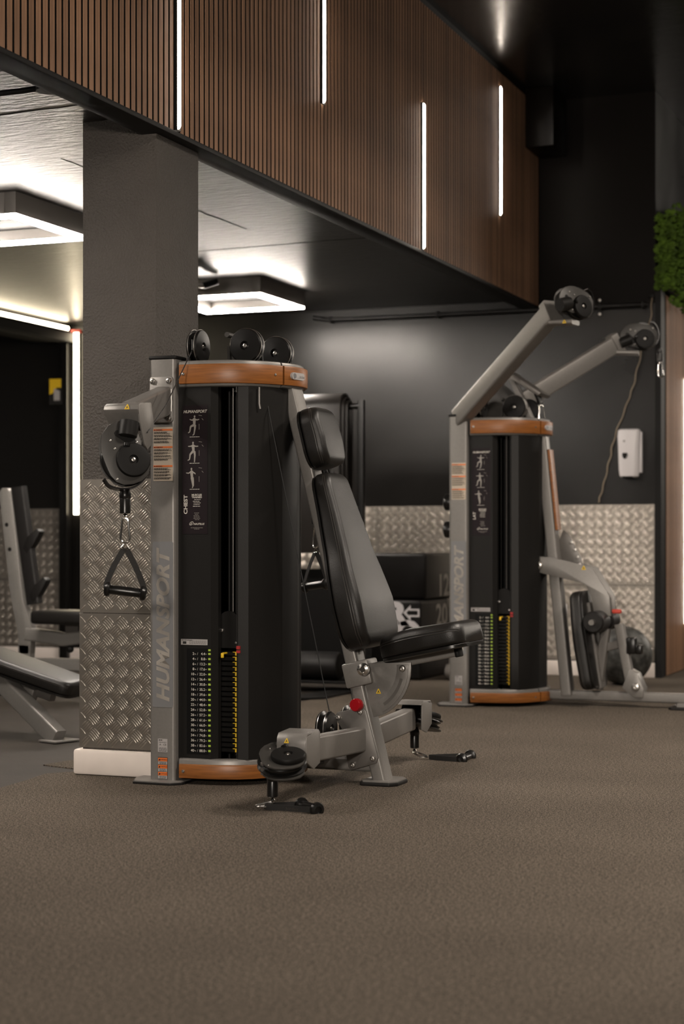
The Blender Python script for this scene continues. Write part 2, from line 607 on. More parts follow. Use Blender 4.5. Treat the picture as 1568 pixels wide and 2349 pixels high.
def tread_plate(parent, lo, hi, face, pitch=0.061, ph=(0, 0), name='tread_plate'):
    """lo/hi: (u,z) on the face; face = (origin, U, N)"""
    o, U, N = V(face[0]), V(face[1]), V(face[2])
    W = V((0, 0, 1))
    sh = MB().prism([(lo[0], lo[1]), (hi[0], lo[1]), (hi[0], hi[1]), (lo[0], hi[1])], o, U, W, N, 0.003)
    p = part(name, sh, 'plate', parent)
    mb = MB()
    oo = o + N * 0.003
    w = 0.0029
    sp = 0.0090
    L = 0.0232
    nu = int((hi[0] - lo[0]) / pitch) + 2
    nz = int((hi[1] - lo[1]) / pitch) + 2
    for a in range(2):
        for i in range(-1, nu):
            for j in range(-1, nz):
                cx = lo[0] + ph[0] * pitch + (i + 0.5 * a) * pitch
                cz = lo[1] + ph[1] * pitch + (j + 0.5 * a) * pitch
                ang = PI / 4 if a == 0 else -PI / 4
                for k in range(-2, 3):
                    bx = cx - math.sin(ang) * sp * k
                    bz = cz + math.cos(ang) * sp * k
                    ll = L * (1 - 0.06 * k * k)
                    e = ll * 0.72
                    if lo[0] + e < bx < hi[0] - e and lo[1] + e < bz < hi[1] - e:
                        lozenge(mb, bx, bz, ang, ll, w, 0.0024, oo, U, W, N)
    part('tread_bars', mb, 'tread', p, kind='stuff', angle=80)
    return p


fP = ((PX0, PY0, 0), (1, 0, 0), (0, -1, 0))
wP = PX1 - PX0
tread_plate(pil, (-0.012, 0.105), (wP, 0.618), fP, ph=(0.55, 0.3))
tread_plate(pil, (-0.010, 0.621), (wP, 1.131), fP, ph=(0.45, 0.1))
fR = ((PX1, PY0, 0), (0, 1, 0), (1, 0, 0))
tread_plate(pil, (0.0, 0.105), (PY1 - PY0, 1.131), fR)
fL = ((PX0, PY0, 0), (0, 1, 0), (-1, 0, 0))
tread_plate(pil, (0.0, 0.105), (PY1 - PY0, 1.131), fL)
bs = [(PX0 - 0.034, PY0 - 0.018), (PX1 + 0.02, PY0 - 0.018), (PX1 + 0.02, PY1 + 0.02), (PX0 - 0.034, PY1 + 0.02)]
struct('baseboard_pillar', MB().prism(bs, (0, 0, 0), (1, 0, 0), (0, 1, 0), (0, 0, 1), 0.098, 0.012), 'white')
# plates along the back wall
fB = ((0, YB, 0), (1, 0, 0), (0, -1, 0))
xs = [-9.0, -7.85, -6.70]
for a, b in ((-8.0, -6.66), (-6.46, -5.30), (-5.297, -4.14), (-4.137, -2.98), (-2.977, -2.222)):
    tread_plate(bw, (a, 0.105), (b, 0.60), fB, ph=(random.random(), 0.2))
    tread_plate(bw, (a, 0.603), (b, 1.131), fB, ph=(random.random(), 0.6))
struct('baseboard_back', MB().b2((-9.0, YB - 0.018, 0.0), (-2.216, YB, 0.098), 0.006), 'white')


# ------------------------------------------------------------------ lamps
def ring_lamp(loc, label, m, zc, group='square LED lamps', side=0.70, watts=0, spread=140):
    t = thing('ceiling_lamp', label, 'lamp', loc, 0, group)
    s2, w, hh = side / 2, 0.06, 0.10
    fb = MB()
    for sx, sy, lx, ly in ((1, 0, w, side), (-1, 0, w, side), (0, 1, side - 2 * w, w), (0, -1, side - 2 * w, w)):
        fb.box((sx * (s2 - w / 2), sy * (s2 - w / 2), hh / 2 + 0.008), (lx, ly, hh), 0.002)
    part('inner_plate', MB().b2((-s2 + w, -s2 + w, 0.06), (s2 - w, s2 - w, 0.075)), 'black', t)
    part('lamp_frame', fb, 'lampbody', t)
    di = MB()
    for sx, sy, lx, ly in ((1, 0, w - .006, side - .006), (-1, 0, w - .006, side - .006), (0, 1, side - 2 * w, w - .006), (0, -1, side - 2 * w, w - .006)):
        di.box((sx * (s2 - w / 2), sy * (s2 - w / 2), 0.002), (lx, ly, 0.014))
    part('diffuser', di, m, t)
    for sx in (-1, 1):
        for sy in (-1, 1):
            part('hanger', MB().cyl((sx * (s2 - .1), sy * (s2 - .03), hh), (sx * (s2 - .1), sy * (s2 - .03), zc - loc[2] + 0.002), 0.006, n=8), 'black', t)
    if m == 'led_added':
        ld = bpy.data.lights.new('added_high_light', 'AREA')
        ld.shape = 'SQUARE'
        ld.size = side - 0.05
        ld.energy = watts * HIGH_W
        ld.color = (1.0, 0.885, 0.77)
        ld.spread = math.radians(spread)
        lo = bpy.data.objects.new('added_high_light', ld)
        C.objects.link(lo)
        lo.parent = t
        lo.location = (0, 0, -0.008)
        return t
    part('upper_diffuser', MB().b2((-s2 + .012, -s2 + .012, hh + 0.004), (s2 - .012, s2 - .012, hh + 0.016)), m if m != 'led' else 'uplight', t)
    return t


ring_lamp((-4.645, 10.035, 2.392), 'square white LED ring lamp right of the pillar, nearest the back wall', 'led', ZL)
ring_lamp((-4.645, 7.265, 2.392), 'square white LED ring lamp left of the pillar under the low ceiling', 'led', ZL)
ring_lamp((-4.645, 4.5, 2.392), 'square white LED ring lamp under the low ceiling, added out of view, closest to the viewer', 'led', ZL)  # unseen lamp continuing the row, added for its light
for lx, ly, pw, sp, lb in ((0.3, 4.6, 115, 170, 'added square lamp on the high ceiling over the near carpet'),
                           (0.3, 7.5, 135, 152, 'added square lamp on the high ceiling over the carpet right of the bench'),
                           (0.6, 11.6, 45, 165, 'added square lamp on the high ceiling by the wooden slats at far right')):
    ring_lamp((lx, ly, 3.70), lb, 'led_added', ZH, group='added lamps on the high ceiling', watts=pw, spread=sp)  # unseen lamps with narrowed spread, added to light machines and carpet

t = thing('added_wall_lamp', 'added square lamp on the front wall, unseen behind the viewer', 'lamp', (-0.1, -3.0, 1.9))  # added fixture that supplies the low frontal light
part('lamp_frame', MB().b2((-0.24, 0.0, -0.24), (0.24, 0.06, 0.24), .004), 'lampbody', t)
part('diffuser', MB().b2((-0.22, 0.058, -0.22), (0.22, 0.064, 0.22)), 'led_added', t)
ld = bpy.data.lights.new('added_wall_light', 'AREA')
ld.shape = 'SQUARE'
ld.size = 0.42
ld.energy = WALL_W
ld.color = (1.0, 0.895, 0.785)
lo = bpy.data.objects.new('added_wall_light', ld)
C.objects.link(lo)
lo.parent = t
lo.location = (0, 0.068, 0)
lo.rotation_euler = (PI / 2, 0, 0)
names = ('leftmost vertical white LED tube, running down to the lower edge of the slatted fascia',
         'second vertical LED tube from the left, high on the slatted fascia',
         'third vertical LED tube from the left, reaching the lower edge of the slats',
         'rightmost vertical LED tube, near the far end of the slatted fascia')
for (ty, z0, z1), nm in zip(TUBES, names):
    t = thing('tube_lamp', nm, 'tube light', (XF, ty, z0), 0, 'LED tubes on the slatted fascia')
    tb = MB()
    n = 12
    rings = []
    for zz, rr in ((0.004, 0.004), (0.008, 0.008), (0.016, 0.0112), (z1 - z0 - 0.016, 0.0112), (z1 - z0 - 0.008, 0.008), (z1 - z0 - 0.004, 0.004)):
        rings.append([V((0.005 + rr * math.cos(2 * PI * i / n), rr * math.sin(2 * PI * i / n), zz)) for i in range(n)])
    tb.loft(rings)
    part('tube', tb, 'tube', t)
    part('rail', MB().b2((-0.0072, -0.0165, -0.002), (-0.0062, 0.0165, z1 - z0 + .002)).b2((-0.0072, -0.0165, -0.002), (0.0085, -0.0130, z1 - z0 + .002)).b2((-0.0072, 0.0130, -0.002), (0.0085, 0.0165, z1 - z0 + .002)), 'black', t)


def strip_lamp(name, p0, p1, w, label, m, group=None, cap=None):
    t = thing(name, label, 'strip light', p0, 0, group)
    d = V(p1) - V(p0)
    part('light_strip', MB().bar((0, 0, 0), d, w, w * 0.7, up=(0, 1, 0) if abs(d.z) > abs(d.y) else (0, 0, 1), r=w * .25), m, t)
    off = V((0, w * 0.40, 0)) if abs(d.z) > abs(d.y) else V((0, 0, -w * 0.40))
    part('channel', MB().bar(off, d + off, w * 1.15, 0.006, up=(0, 1, 0) if abs(d.z) > abs(d.y) else (0, 0, 1), r=0.001), 'black', t)
    if cap:
        part('end_cap', MB().b2((-0.03, -0.03, d.z * (1 if d.z > 0 else 0) - 0.002), (0.05, 0.0, d.z * (1 if d.z > 0 else 0) + 0.02), 0.003), 'redcap', t, label='small red end piece')
    return t


strip_lamp('strip_lamp', (-6.50, YB - 0.03, 1.087), (-6.50, YB - 0.03, 2.43), 0.035, 'warm upright LED strip beside the yellow poster on the back wall', 'warm', cap=True)
strip_lamp('strip_lamp', (-6.55, 8.4, 2.455), (-6.55, 11.24, 2.455), 0.045, 'warm LED strip running along the top of the dark beam at far left', 'warm')
beam = MB().b2((-6.80, 3.0, 2.36), (-6.575, YB - 0.002, ZL), 0.003)
beam.b2((-6.62, 3.0, 2.36), (-6.52, YB - 0.002, 2.425))
struct('trim_4', beam, 'black')
t = thing('upright_post', 'black metal upright against the back wall, left of the warm LED strip', 'post', (-6.60, YB - 0.03, 0))
part('post', MB().b2((-0.03, -0.03, 0.0), (0.04, 0.026, 2.36), 0.004), 'black_gloss', t)
part('foot_plate', MB().b2((-0.05, -0.05, 0.0), (0.06, 0.026, 0.008)), 'black', t)
strip_lamp('strip_lamp', (-2.163, 12.13, 0.319), (-2.163, 12.13, 2.013), 0.018, 'white upright LED strip on the wooden slats at the right edge', 'tube')

# moss panel over the wooden slats
t = thing('moss_panel', 'green preserved moss panel above the wooden slats at the right edge', 'moss panel', (-2.135, 11.42, 2.46))
part('backing', MB().b2((-0.072, 0.02, 0.08), (0.0, 2.1, 0.60)), 'black', t)
mo = MB()
ico = bmesh.new()
bmesh.ops.create_icosphere(ico, subdivisions=1, radius=1)
iv = [v.co.copy() for v in ico.verts]
iff = [[v.index for v in f.verts] for f in ico.faces]
ico.free()
for i in range(3000):
    yy = random.uniform(-0.07, 2.1)
    edge = 0.05 * math.sin(yy * 23) + 0.03 * math.sin(yy * 51)
    zz = random.uniform(0.02 + edge, 0.60 + edge)
    xx = random.uniform(0.0, 0.085)
    r = random.uniform(0.008, 0.022)
    q = Matrix.Rotation(random.uniform(0, 6), 3, 'X') @ Matrix.Rotation(random.uniform(0, 6), 3, 'Y')
    mo.add([q @ V((p.x * r, p.y * r * .5, p.z * r * random.uniform(.6, 1.3))) + V((xx, yy, zz)) for p in iv], iff)
for i in range(420):
    r = random.uniform(0.008, 0.020)
    q = Matrix.Rotation(random.uniform(0, 6), 3, 'X') @ Matrix.Rotation(random.uniform(0, 6), 3, 'Y')
    c_ = V((random.uniform(-0.065, 0.06), random.uniform(-0.185, -0.135), random.uniform(0.06, 0.56)))
    mo.add([q @ V((p.x * r, p.y * r * .5, p.z * r)) + c_ for p in iv], iff)
part('moss', mo, 'moss', t, kind='stuff')

# box beam at the far end of the fascia, pipe along the wall, conduit under the low ceiling
struct('trim_5', MB().b2((-2.988, 10.95, 3.44), (-2.80, YB - 0.02, ZH), 0.004), 'brown_wall')
t = thing('wall_pipe', 'black pipe running along the top of the back wall', 'pipe', (-4.6, YB - 0.05, 2.43))
part('pipe', MB().tube([(0, 0, 0.02), (0.10, 0, 0.0), (0.7, 0, -0.003), (1.5, 0, 0), (2.34, 0, 0.0)], 0.016, 10), 'black_gloss', t)
for xx in (0.12, 0.9, 1.62, 2.02, 2.3):
    part('pipe_clip', MB().b2((xx, -0.02, -0.022), (xx + 0.02, 0.05, 0.022), 0.003), 'black', t)
bolts(t, [((2.02, 0.036, zz), (0, -1, 0), 0.010) for zz in (0.045, -0.045)])
t = thing('conduit', 'black cable conduit with round junction box under the low ceiling at far left', 'conduit', (-3.34, 5.27, 2.47))
part('conduit_pipe', MB().tube([(-1.2, -0.05, 0.0), (-0.1, 0, -0.005), (0.10, 0.01, 0.0), (0.16, 0.012, 0.003)], 0.011, 10), 'black_gloss', t)
part('junction_box', MB().cyl((0.2, 0.01, -0.012), (0.2, 0.01, 0.03), 0.05), 'black', t)
part('second_pipe', MB().tube([(-1.2, 0.07, 0.014), (0.0, 0.05, 0.012), (0.15, 0.03, 0.012)], 0.007, 8), 'black_gloss', t)
t = thing('conduit', 'short bright metal conduit stub beside the pillar near the right ring lamp', 'conduit', (-4.62, 9.45, 2.43))
part('conduit_pipe', MB().tube([(-0.40, -0.15, 0.02), (-0.05, 0, 0.0), (0.04, 0.05, 0.0)], 0.013, 10), 'steel', t)
part('conduit_collar', MB().cyl((0.03, 0.045, 0), (0.10, 0.10, 0.03), 0.02), 'black', t)

# ------------------------------------------------------------------ the cable machines
VIEW = V((-0.3624, 0.932, 0))          # main direction one looks at the machines from
RGT = V((0.932, 0.3624, 0))
UP = V((0, 0, 1))
_tc = {}


def ctext(mb, body, o, size, R=NEAR, rot=0.0, align='C', wide=1.0, shear=0.0, bold=0.0):
    """centred / right / left aligned line, glyph meshes cached"""
    k = (body, shear, bold)
    if k not in _tc:
        t_ = MB()
        text(t_, body, (0, 0, 0), 1.0, R=Matrix.Identity(3), align='LEFT', valign='BOTTOM_BASELINE', shear=shear, bold=bold)
        x0 = min(v[0] for v in t_.v)
        x1 = max(v[0] for v in t_.v)
        _tc[k] = (t_, x0, x1)
    t_, x0, x1 = _tc[k]
    off = {'C': (x0 + x1) / 2, 'R': x1, 'L': x0}[align]
    rz = Matrix.Rotation(rot, 3, 'Z')
    o = V(o)
    mb.add([o + R @ (rz @ V(((v[0] - off) * size * wide, (v[1] - 0.35) * size, 0))) for v in t_.v], t_.f)


_lift = [0]


def limb(mb, a, b, r0, r1, o, y):
    """flat tapered stroke of a printed figure"""
    a, b = V((a[0], a[1])), V((b[0], b[1]))
    d = (b - a).normalized()
    n = V((-d.y, d.x))
    _lift[0] = (_lift[0] + 1) % 23
    y = y - 0.00004 * _lift[0]
    pts = [a + n * r0, a - d * r0 * .6, a - n * r0, b - n * r1, b + d * r1 * .6, b + n * r1]
    mb.add([(o[0] + p.x, y, o[1] + p.y) for p in pts], [tuple(range(6))])


def figure(mb, ox, oz, y, k, pose):
    def L(a, b, r0, r1):
        limb(mb, (a[0] * k, a[1] * k), (b[0] * k, b[1] * k), r0 * k, r1 * k, (ox, oz), y)
    c = 0.0
    if pose == 0:
        jo = dict(h=(0.02, .93), n=(0.0, .8), l=((-.02, .75), (-.16, .72), (-.3, .77)), r=((.04, .75), (.2, .73), (.32, .76)),
                  hip=(0, .42), a=((-.05, .42), (-.24, .34), (-.3, .02), (-.4, -.03)), b=((.05, .42), (.04, .2), (-.02, -.12), (-.1, -.18)))
    elif pose == 1:
        jo = dict(h=(-.02, .93), n=(-.02, .8), l=((-.05, .76), (-.2, .73), (-.33, .73)), r=((.03, .76), (.18, .72), (.32, .73)),
                  hip=(.02, .42), a=((-.03, .42), (-.2, .25), (-.24, -.05), (-.36, -.1)), b=((.07, .42), (.1, .2), (.08, -.15), (.07, -.22)))
    else:
        jo = dict(h=(-.06, .93), n=(-.05, .8), l=((-.1, .76), (-.24, .68), (-.4, .7)), r=((0, .76), (.16, .68), (.2, .62)),
                  hip=(-.02, .42), a=((-.04, .42), (0, .18), (.04, -.1), (0, -.2)), b=((.02, .42), (.06, .2), (.08, -.05), (.05, -.1)))
    hx, hz = jo['h']
    n = 12
    mb.add([(ox + (hx + .055 * math.cos(2 * PI * i / n)) * k, y, oz + (hz + .075 * math.sin(2 * PI * i / n)) * k) for i in range(n)], [tuple(range(n))])
    L(jo['n'], jo['hip'], .10, .075)
    for key in ('l', 'r'):
        p = jo[key]
        L(p[0], p[1], .045, .035)
        L(p[1], p[2], .035, .025)
    for key in ('a', 'b'):
        p = jo[key]
        L(p[0], p[1], .075, .055)
        L(p[1], p[2], .055, .035)
        L(p[2], p[3], .035, .028)


def lines(mb, x0, x1, z, y, h=0.0014, gap=0.003):
    """a line of print too small to read: short dashes"""
    x = x0
    while x < x1 - 0.002:
        w = random.uniform(0.004, 0.011)
        mb.add([(x, y, z), (min(x + w, x1), y, z), (min(x + w, x1), y, z + h), (x, y, z + h)], [(0, 1, 2, 3)])
        x += w + 0.0014


def tri_sign(parent, o, U, W, N, s=0.018):
    """small yellow warning triangle"""
    o, U, W, N = V(o), V(U).normalized(), V(W).normalized(), V(N).normalized()
    p = part('warning_sticker', MB().prism([(-s / 2, 0), (s / 2, 0), (s * .08, s * .9), (-s * .08, s * .9)], o, U, W, N, 0.0008), 'yellow', parent)
    b = MB()
    q = [(-.22, .1), (-.12, .1), (.0, .3), (.25, .12), (.28, .2), (.05, .42), (.08, .62), (-.06, .62), (-.1, .42)]
    b.prism([(a * s, c * s) for a, c in q], o + N * 0.0008, U, W, N, 0.0004)
    part('warning_symbol', b, 'inkblack', parent)
    return p


HEAD = [(430, 665), (300, 760), (215, 900), (185, 1060), (200, 1220), (255, 1370), (310, 1500), (370, 1620), (470, 1720), (600, 1765),
        (760, 1740), (900, 1680), (1000, 1580), (1035, 1430), (1010, 1280), (940, 1180), (882, 1120), (885, 1000), (840, 900), (800, 830), (640, 700), (520, 660)]
HEAD = [((a - 735) / 5063, -(b - 1335) / 5063) for a, b in HEAD]


def pulley_head(parent, o, N, spin=0.0, neck=0.05, mirror=False, flip=False, guard=True):
    """swivelling pulley housing: o = centre of the cover disc"""
    o, N = V(o), V(N).normalized()
    U = (RGT - N * RGT.dot(N)).normalized() if abs(N.z) < .8 else (V((1, 0, 0)) - N * N.x).normalized()
    W = N.cross(U)
    c, s = math.cos(spin), math.sin(spin)
    U, W = U * c + W * s, W * c - U * s
    if flip:
        U = -U
    pr = MB().prism(HEAD, o - N * 0.004, U, W, N, 0.006, 0.0015)
    pr.prism(HEAD, o - N * 0.044, U, W, N, 0.006, 0.0015)
    def fl(m):
        return m.mirrored() if mirror else m
    h = part('pulley_housing', fl(pr), 'housing', parent)
    wh = MB().lathe([(0.02, 0), (0.080, 0.0), (0.083, 0.004), (0.070, 0.010), (0.070, 0.016), (0.083, 0.022), (0.080, 0.026), (0.02, 0.026)], o - N * 0.034 - U * 0.022 + W * 0.004, N, 40)
    part('pulley_wheel', fl(wh), 'black_gloss', h)
    r = 0.0575
    cv = MB().lathe([(r * .97, 0), (r, 0.004), (r, 0.014), (r * .95, 0.019), (r * .82, 0.0205), (0.016, 0.0205), (0.0145, 0.012), (0.002, 0.012)], o + N * 0.002, N, 44)
    part('cover_disc', fl(cv), 'black', h)
    b = MB()
    bolt(b, o + N * 0.014, N, 0.0085)
    part('bolt', fl(b), 'steel', h)
    bolts(h, [(o + U * ((a - 735) / 5063) - W * ((c_ - 1335) / 5063) + N * 0.002, N, 0.0042) for a, c_ in ((345, 1015), (425, 1150), (480, 1675), (800, 1015))], 'screw', mirror)
    # guard lip under the wheel
    g = MB()
    ga = [(250, 1690), (330, 1800), (470, 1850), (640, 1850), (800, 1800), (930, 1700), (1020, 1560)]
    pts = [o + U * ((a - 735) / 5063 * .95 - .001) - W * ((c_ - 1335) / 5063 * .94) - N * 0.020 for a, c_ in ga]
    if guard:
        g.band(crom(pts, 5), 0.036, N, 0.005)
        part('cable_guard', fl(g), 'black_gloss', h)
    else:
        part('spacer_post', fl(MB().cyl(o - U * .075 - W * .045 - N * .042, o - U * .075 - W * .045, .008, n=14)), 'silver_dk', h)
    nk = MB()
    base = o + U * ((640 - 735) / 5063) + W * ((1335 - 880) / 5063) + N * 0.006
    ax = (W + U * 0.12).normalized()
    nk.lathe([(0.022, -0.012), (0.032, -0.008), (0.033, 0.010), (0.033, neck)], base, ax, 28)
    part('swivel_neck', fl(nk), 'shroud', h)
    cav = [(405, 880), (430, 840), (500, 815), (700, 900), (790, 990), (760, 1060), (720, 1085), (680, 1072), (540, 990), (430, 930)]
    part('painted_opening', fl(MB().prism([((a - 735) / 5063, -(c_ - 1335) / 5063) for a, c_ in cav], o + N * 0.0018, U, W, N, 0.0012)), 'black', h)  # flat black patch, its colour stands in for the shaded cutout
    hub = MB().lathe([(0.004, 0), (0.012, 0.002), (0.012, 0.012), (0.006, 0.014)], base - ax * 0.034 + N * .012, -ax, 18)
    part('hub', fl(hub), 'black_gloss', h)
    return h, base + ax * neck, ax


def stopper(parent, top, L=0.078, r=0.0198, d=(0, 0, -1), mirror=False):
    """black ball and sleeve at the cable's end"""
    d = V(d).normalized()
    top = V(top)
    m = MB().lathe([(0.004, -0.004), (r * .75, 0.0), (r, r * .7), (r, r * 1.25), (r * .9, r * 1.5), (r * .93, r * 1.6), (r * .93, L), (r * .8, L + .002), (0.004, L + .002)], top, d, 24)
    part('cable_stopper', m.mirrored() if mirror else m, 'black_gloss', parent)
    return top + d * L


def pulley(parent, o, axis, r=0.0645, stand=None):
    o, a = V(o), V(axis).normalized()
    m = MB().lathe([(0.017, 0.034), (0.012, 0.026), (0.003, 0.026)], o - a * 0.012, a, 24)
    w = MB().lathe([(0.012, -0.022), (r * .93, -0.022), (r, -0.017), (r * .99, -0.012), (r * .80, -0.007), (r * .80, 0.003), (r * .99, 0.009), (r, 0.013), (r * .93, 0.020), (0.017, 0.023), (0.015, 0.013), (0.003, 0.013)], o, a, 44)
    p = part('pulley', w, 'black_gloss', parent)
    rim = MB()
    X, Y = frame(a)
    for t_ in (0.0112, -0.0142):
        rim.tube([o + a * t_ + X * (math.cos(2 * PI * i / 44) * r * .995) + Y * (math.sin(2 * PI * i / 44) * r * .995) for i in range(44)], 0.0016, 6, closed=True)
    part('rim_edge', rim, 'steel', p)
    b = MB()
    bolt(b, o + a * 0.013, a, 0.0095)
    part('bolt', b, 'steel', p)
    if stand:
        part('pulley_bracket', stand, 'housing', p)
    return p


NPATH = [(0.062, -0.276), (0.15, -0.2735), (0.22, -0.264), (0.28, -0.243), (0.33, -0.208), (0.37, -0.160), (0.398, -0.108)]
NOSE = [(0.402, -0.102), (0.418, -0.072), (0.428, -0.03), (0.430, 0.0), (0.428, 0.03), (0.418, 0.072), (0.402, 0.102)]


def path_off(path, d):
    out = []
    n = len(path)
    for i, p in enumerate(path):
        a = V(path[max(i - 1, 0)])
        b = V(path[min(i + 1, n - 1)])
        t = (b - a).normalized()
        nn = V((t.y, -t.x))
        out.append((p[0] + nn.x * d, p[1] + nn.y * d))
    return out


def ribbon(path, d0, d1, z0, z1, r=0.004):
    """solid band that follows a plan path between two offsets"""
    mb = MB()
    a, b = path_off(path, d0), path_off(path, d1)
    rings = []
    for p, q in zip(a, b):
        P, Q = V((p[0], p[1], 0)), V((q[0], q[1], 0))
        w = (Q - P)
        L = w.length
        e = w / L
        rr = min(r, L * .45)
        prof = [(0, z0), (L - rr, z0), (L - rr * .3, z0 + rr * .3), (L, z0 + rr), (L, z1 - rr), (L - rr * .3, z1 - rr * .3), (L - rr, z1), (0, z1)]
        rings.append([P + e * u + UP * zz for u, zz in prof])
    return mb.loft(rings)


def build_tower(root):
    """weight tower: near/far rear posts, bands, shrouds, two weight stacks"""
    # rear posts
    po = MB().bar((0, -0.245, 0.010), (0, -0.245, 1.566), 0.090, 0.105, up=(1, 0, 0), r=0.013)
    n_, f_ = both('rear_post', po, 'silver', root)
    for nn, sg in ((n_, 1), (f_, -1)):
        cap = MB().b2((-0.056, -0.293, 1.566), (0.056, -0.197, 1.580), 0.005)
        part('post_cap', cap if sg > 0 else cap.mirrored(), 'black', nn)
        ft = MB().prism([(-0.125, -0.262), (-0.092, -0.335), (0.055, -0.335), (0.085, -0.305), (0.085, -0.175), (-0.125, -0.175)], (0, 0, 0.006), (1, 0, 0), (0, 1, 0), (0, 0, 1), 0.006, 0.001)
        part('foot_plate', ft if sg > 0 else ft.mirrored(), 'silver', nn)
        fp = MB().prism([(-0.130, -0.262), (-0.095, -0.341), (0.058, -0.341), (0.091, -0.306), (0.091, -0.170), (-0.130, -0.170)], (0, 0, 0.0), (1, 0, 0), (0, 1, 0), (0, 0, 1), 0.008, 0.001)
        part('foot_pad', fp if sg > 0 else fp.mirrored(), 'rubberblack', nn)
    part('rear_crossbar', MB().bar((0, -0.2, 1.50), (0, 0.2, 1.50), 0.05, 0.08, r=.008).bar((0, -0.2, 0.06), (0, 0.2, 0.06), 0.05, 0.06, r=.008), 'silver', root)
    # top and bottom bands
    for z0, z1, w0, w1 in ((1.462, 1.560, 1.473, 1.545), (0.028, 0.094, 0.022, 0.074)):
        fr_ = ribbon(NPATH, -0.030, 0.0, z0, z1, 0.010)
        both('band_frame', fr_, 'silver', root)
        part('nose_frame', ribbon(NOSE, -0.040, 0.0, z0 + .002, z1 - .001, 0.010), 'silver', root)
        wd = ribbon([(0.068, -0.276)] + NPATH[1:], 0.001, 0.013, w0, w1, 0.004)
        tr = both('wood_trim', wd, 'orangewood', root)
        part('wood_trim', ribbon(NOSE, 0.001, 0.013, w0, w1, 0.004), 'orangewood', root)
        zc = (w0 + w1) / 2
        for k, t_ in enumerate(tr):
            bolts(t_, [((0.086, -0.2885, zc), (0, -1, 0), 0.0065), ((0.398 - 0.018 + .013 * .87, -0.138 - .0065, zc), (0.87, -0.47, 0), 0.0055)], 'screw', k == 1)
    # badge on the nose
    bd = MB().loft([[V((0.4400 + dx - (0.012 if p[0] < 0 else 0.0), -0.040 + p[0], 1.510 + p[1])) for p in rrect(0.088, 0.026, 0.012)] for dx in (-0.003, 0.0075)])
    badge = part('badge', bd, 'labelgrey', root)
    tx = MB()
    ctext(tx, 'NAUTILUS', (0.4480, -0.022, 1.508), 0.0105, R=FRONT, wide=1.0, shear=.2)
    part('badge_lettering', tx, 'inkblack', badge)
    ov = MB().lathe([(0.010, 0), (0.010, 0.0006), (0.002, 0.0006)], (0.4380, -0.068, 1.510), (1, -.25, 0), 20)
    part('badge_emblem', ov, 'decal', badge)
    # deck and floor plate of the tower
    plan = [(p[0], p[1]) for p in path_off(NPATH, -0.01)] + [(p[0], p[1]) for p in path_off(NOSE, -0.012)] + [(p[0], -p[1]) for p in reversed(path_off(NPATH, -0.01))] + [(0.02, 0.24), (0.02, -0.24)]
    part('top_deck', MB().prism(plan, (0, 0, 1.540), (1, 0, 0), (0, 1, 0), (0, 0, 1), 0.010), 'housing', root)
    part('base_deck', MB().prism(plan, (0, 0, 0.034), (1, 0, 0), (0, 1, 0), (0, 0, 1), 0.010), 'black', root)
    # shrouds
    z0, z1 = 0.094, 1.462
    lp = [(0.053, -0.262), (0.185, -0.262), (0.205, -0.240), (0.205, -0.215), (0.198, -0.215), (0.198, -0.238), (0.182, -0.254), (0.053, -0.254)]
    shl, shf = both('shroud_panel', MB().prism(lp, (0, 0, z0), (1, 0, 0), (0, 1, 0), (0, 0, 1), z1 - z0), 'shroud', root, angle=12)
    rp_o = [(0.272, -0.150), (0.272, -0.222), (0.280, -0.230), (0.318, -0.221), (0.350, -0.185), (0.376, -0.140), (0.396, -0.088)]
    rp_i = [(p[0] - 0.008, p[1] + 0.006) for p in reversed(rp_o[2:])] + [(0.280, -0.150)]
    both('shroud_panel', MB().prism(rp_o + rp_i, (0, 0, z0), (1, 0, 0), (0, 1, 0), (0, 0, 1), z1 - z0), 'shroud', root, angle=12)
    ns = [(0.394, -0.085), (0.402, -0.05), (0.405, 0.0), (0.405, 0.03), (0.395, 0.03), (0.392, -0.05), (0.385, -0.082)]
    part('shroud_panel', MB().prism(ns, (0, 0, z0), (1, 0, 0), (0, 1, 0), (0, 0, 1), z1 - z0), 'shroud', root, angle=12)
    part('shroud_panel', MB().prism([(0.394, 0.085), (0.402, 0.05), (0.404, 0.033), (0.396, 0.033), (0.385, 0.082)], (0, 0, z0), (1, 0, 0), (0, 1, 0), (0, 0, 1), z1 - z0), 'shroud', root, angle=12)
    part('rear_panel_liner', MB().b2((0.040, -0.20, z0), (0.048, 0.20, z1)).b2((0.048, -0.004, z0), (0.38, 0.004, z1)), 'black', root)  # includes an inner black liner added to make the slot look dark
    # weight stacks
    zs, dz = 0.1145, 0.01877
    pm = MB().box((0, 0, 0), (0.108, 0.150, 0.0165), 0.0022, seg=1)
    pm.b2((-0.018, -0.0765, -0.0035), (0.018, -0.0745, 0.0035))
    pme = pm.mesh('weight_plate')
    pme.materials.append(M['plateblack'])
    tm = MB().b2((0.0255, -0.0785, -0.0065), (0.0315, -0.0745, 0.0075)).b2((0.016, -0.0785, 0.0050), (0.0255, -0.0745, 0.0075)).mesh('plate_tag')
    tm.materials.append(M['yellow'])
    for s in (-1, 1):
        for i in range(20):
            o = link('weight_plate', pme, None, root)
            o.location = (0.232, s * 0.128, zs + dz * i + 0.008)
            if s > 0:
                o.rotation_euler = (0, 0, PI)
            else:
                link('plate_tag', tm, None, o)
    gr = MB()
    for xx in (0.190, 0.285):
        gr.cyl((xx, -0.110, 0.05), (xx, -0.110, 1.54), 0.006, n=10)
    both('guide_rod', gr, 'black', root)
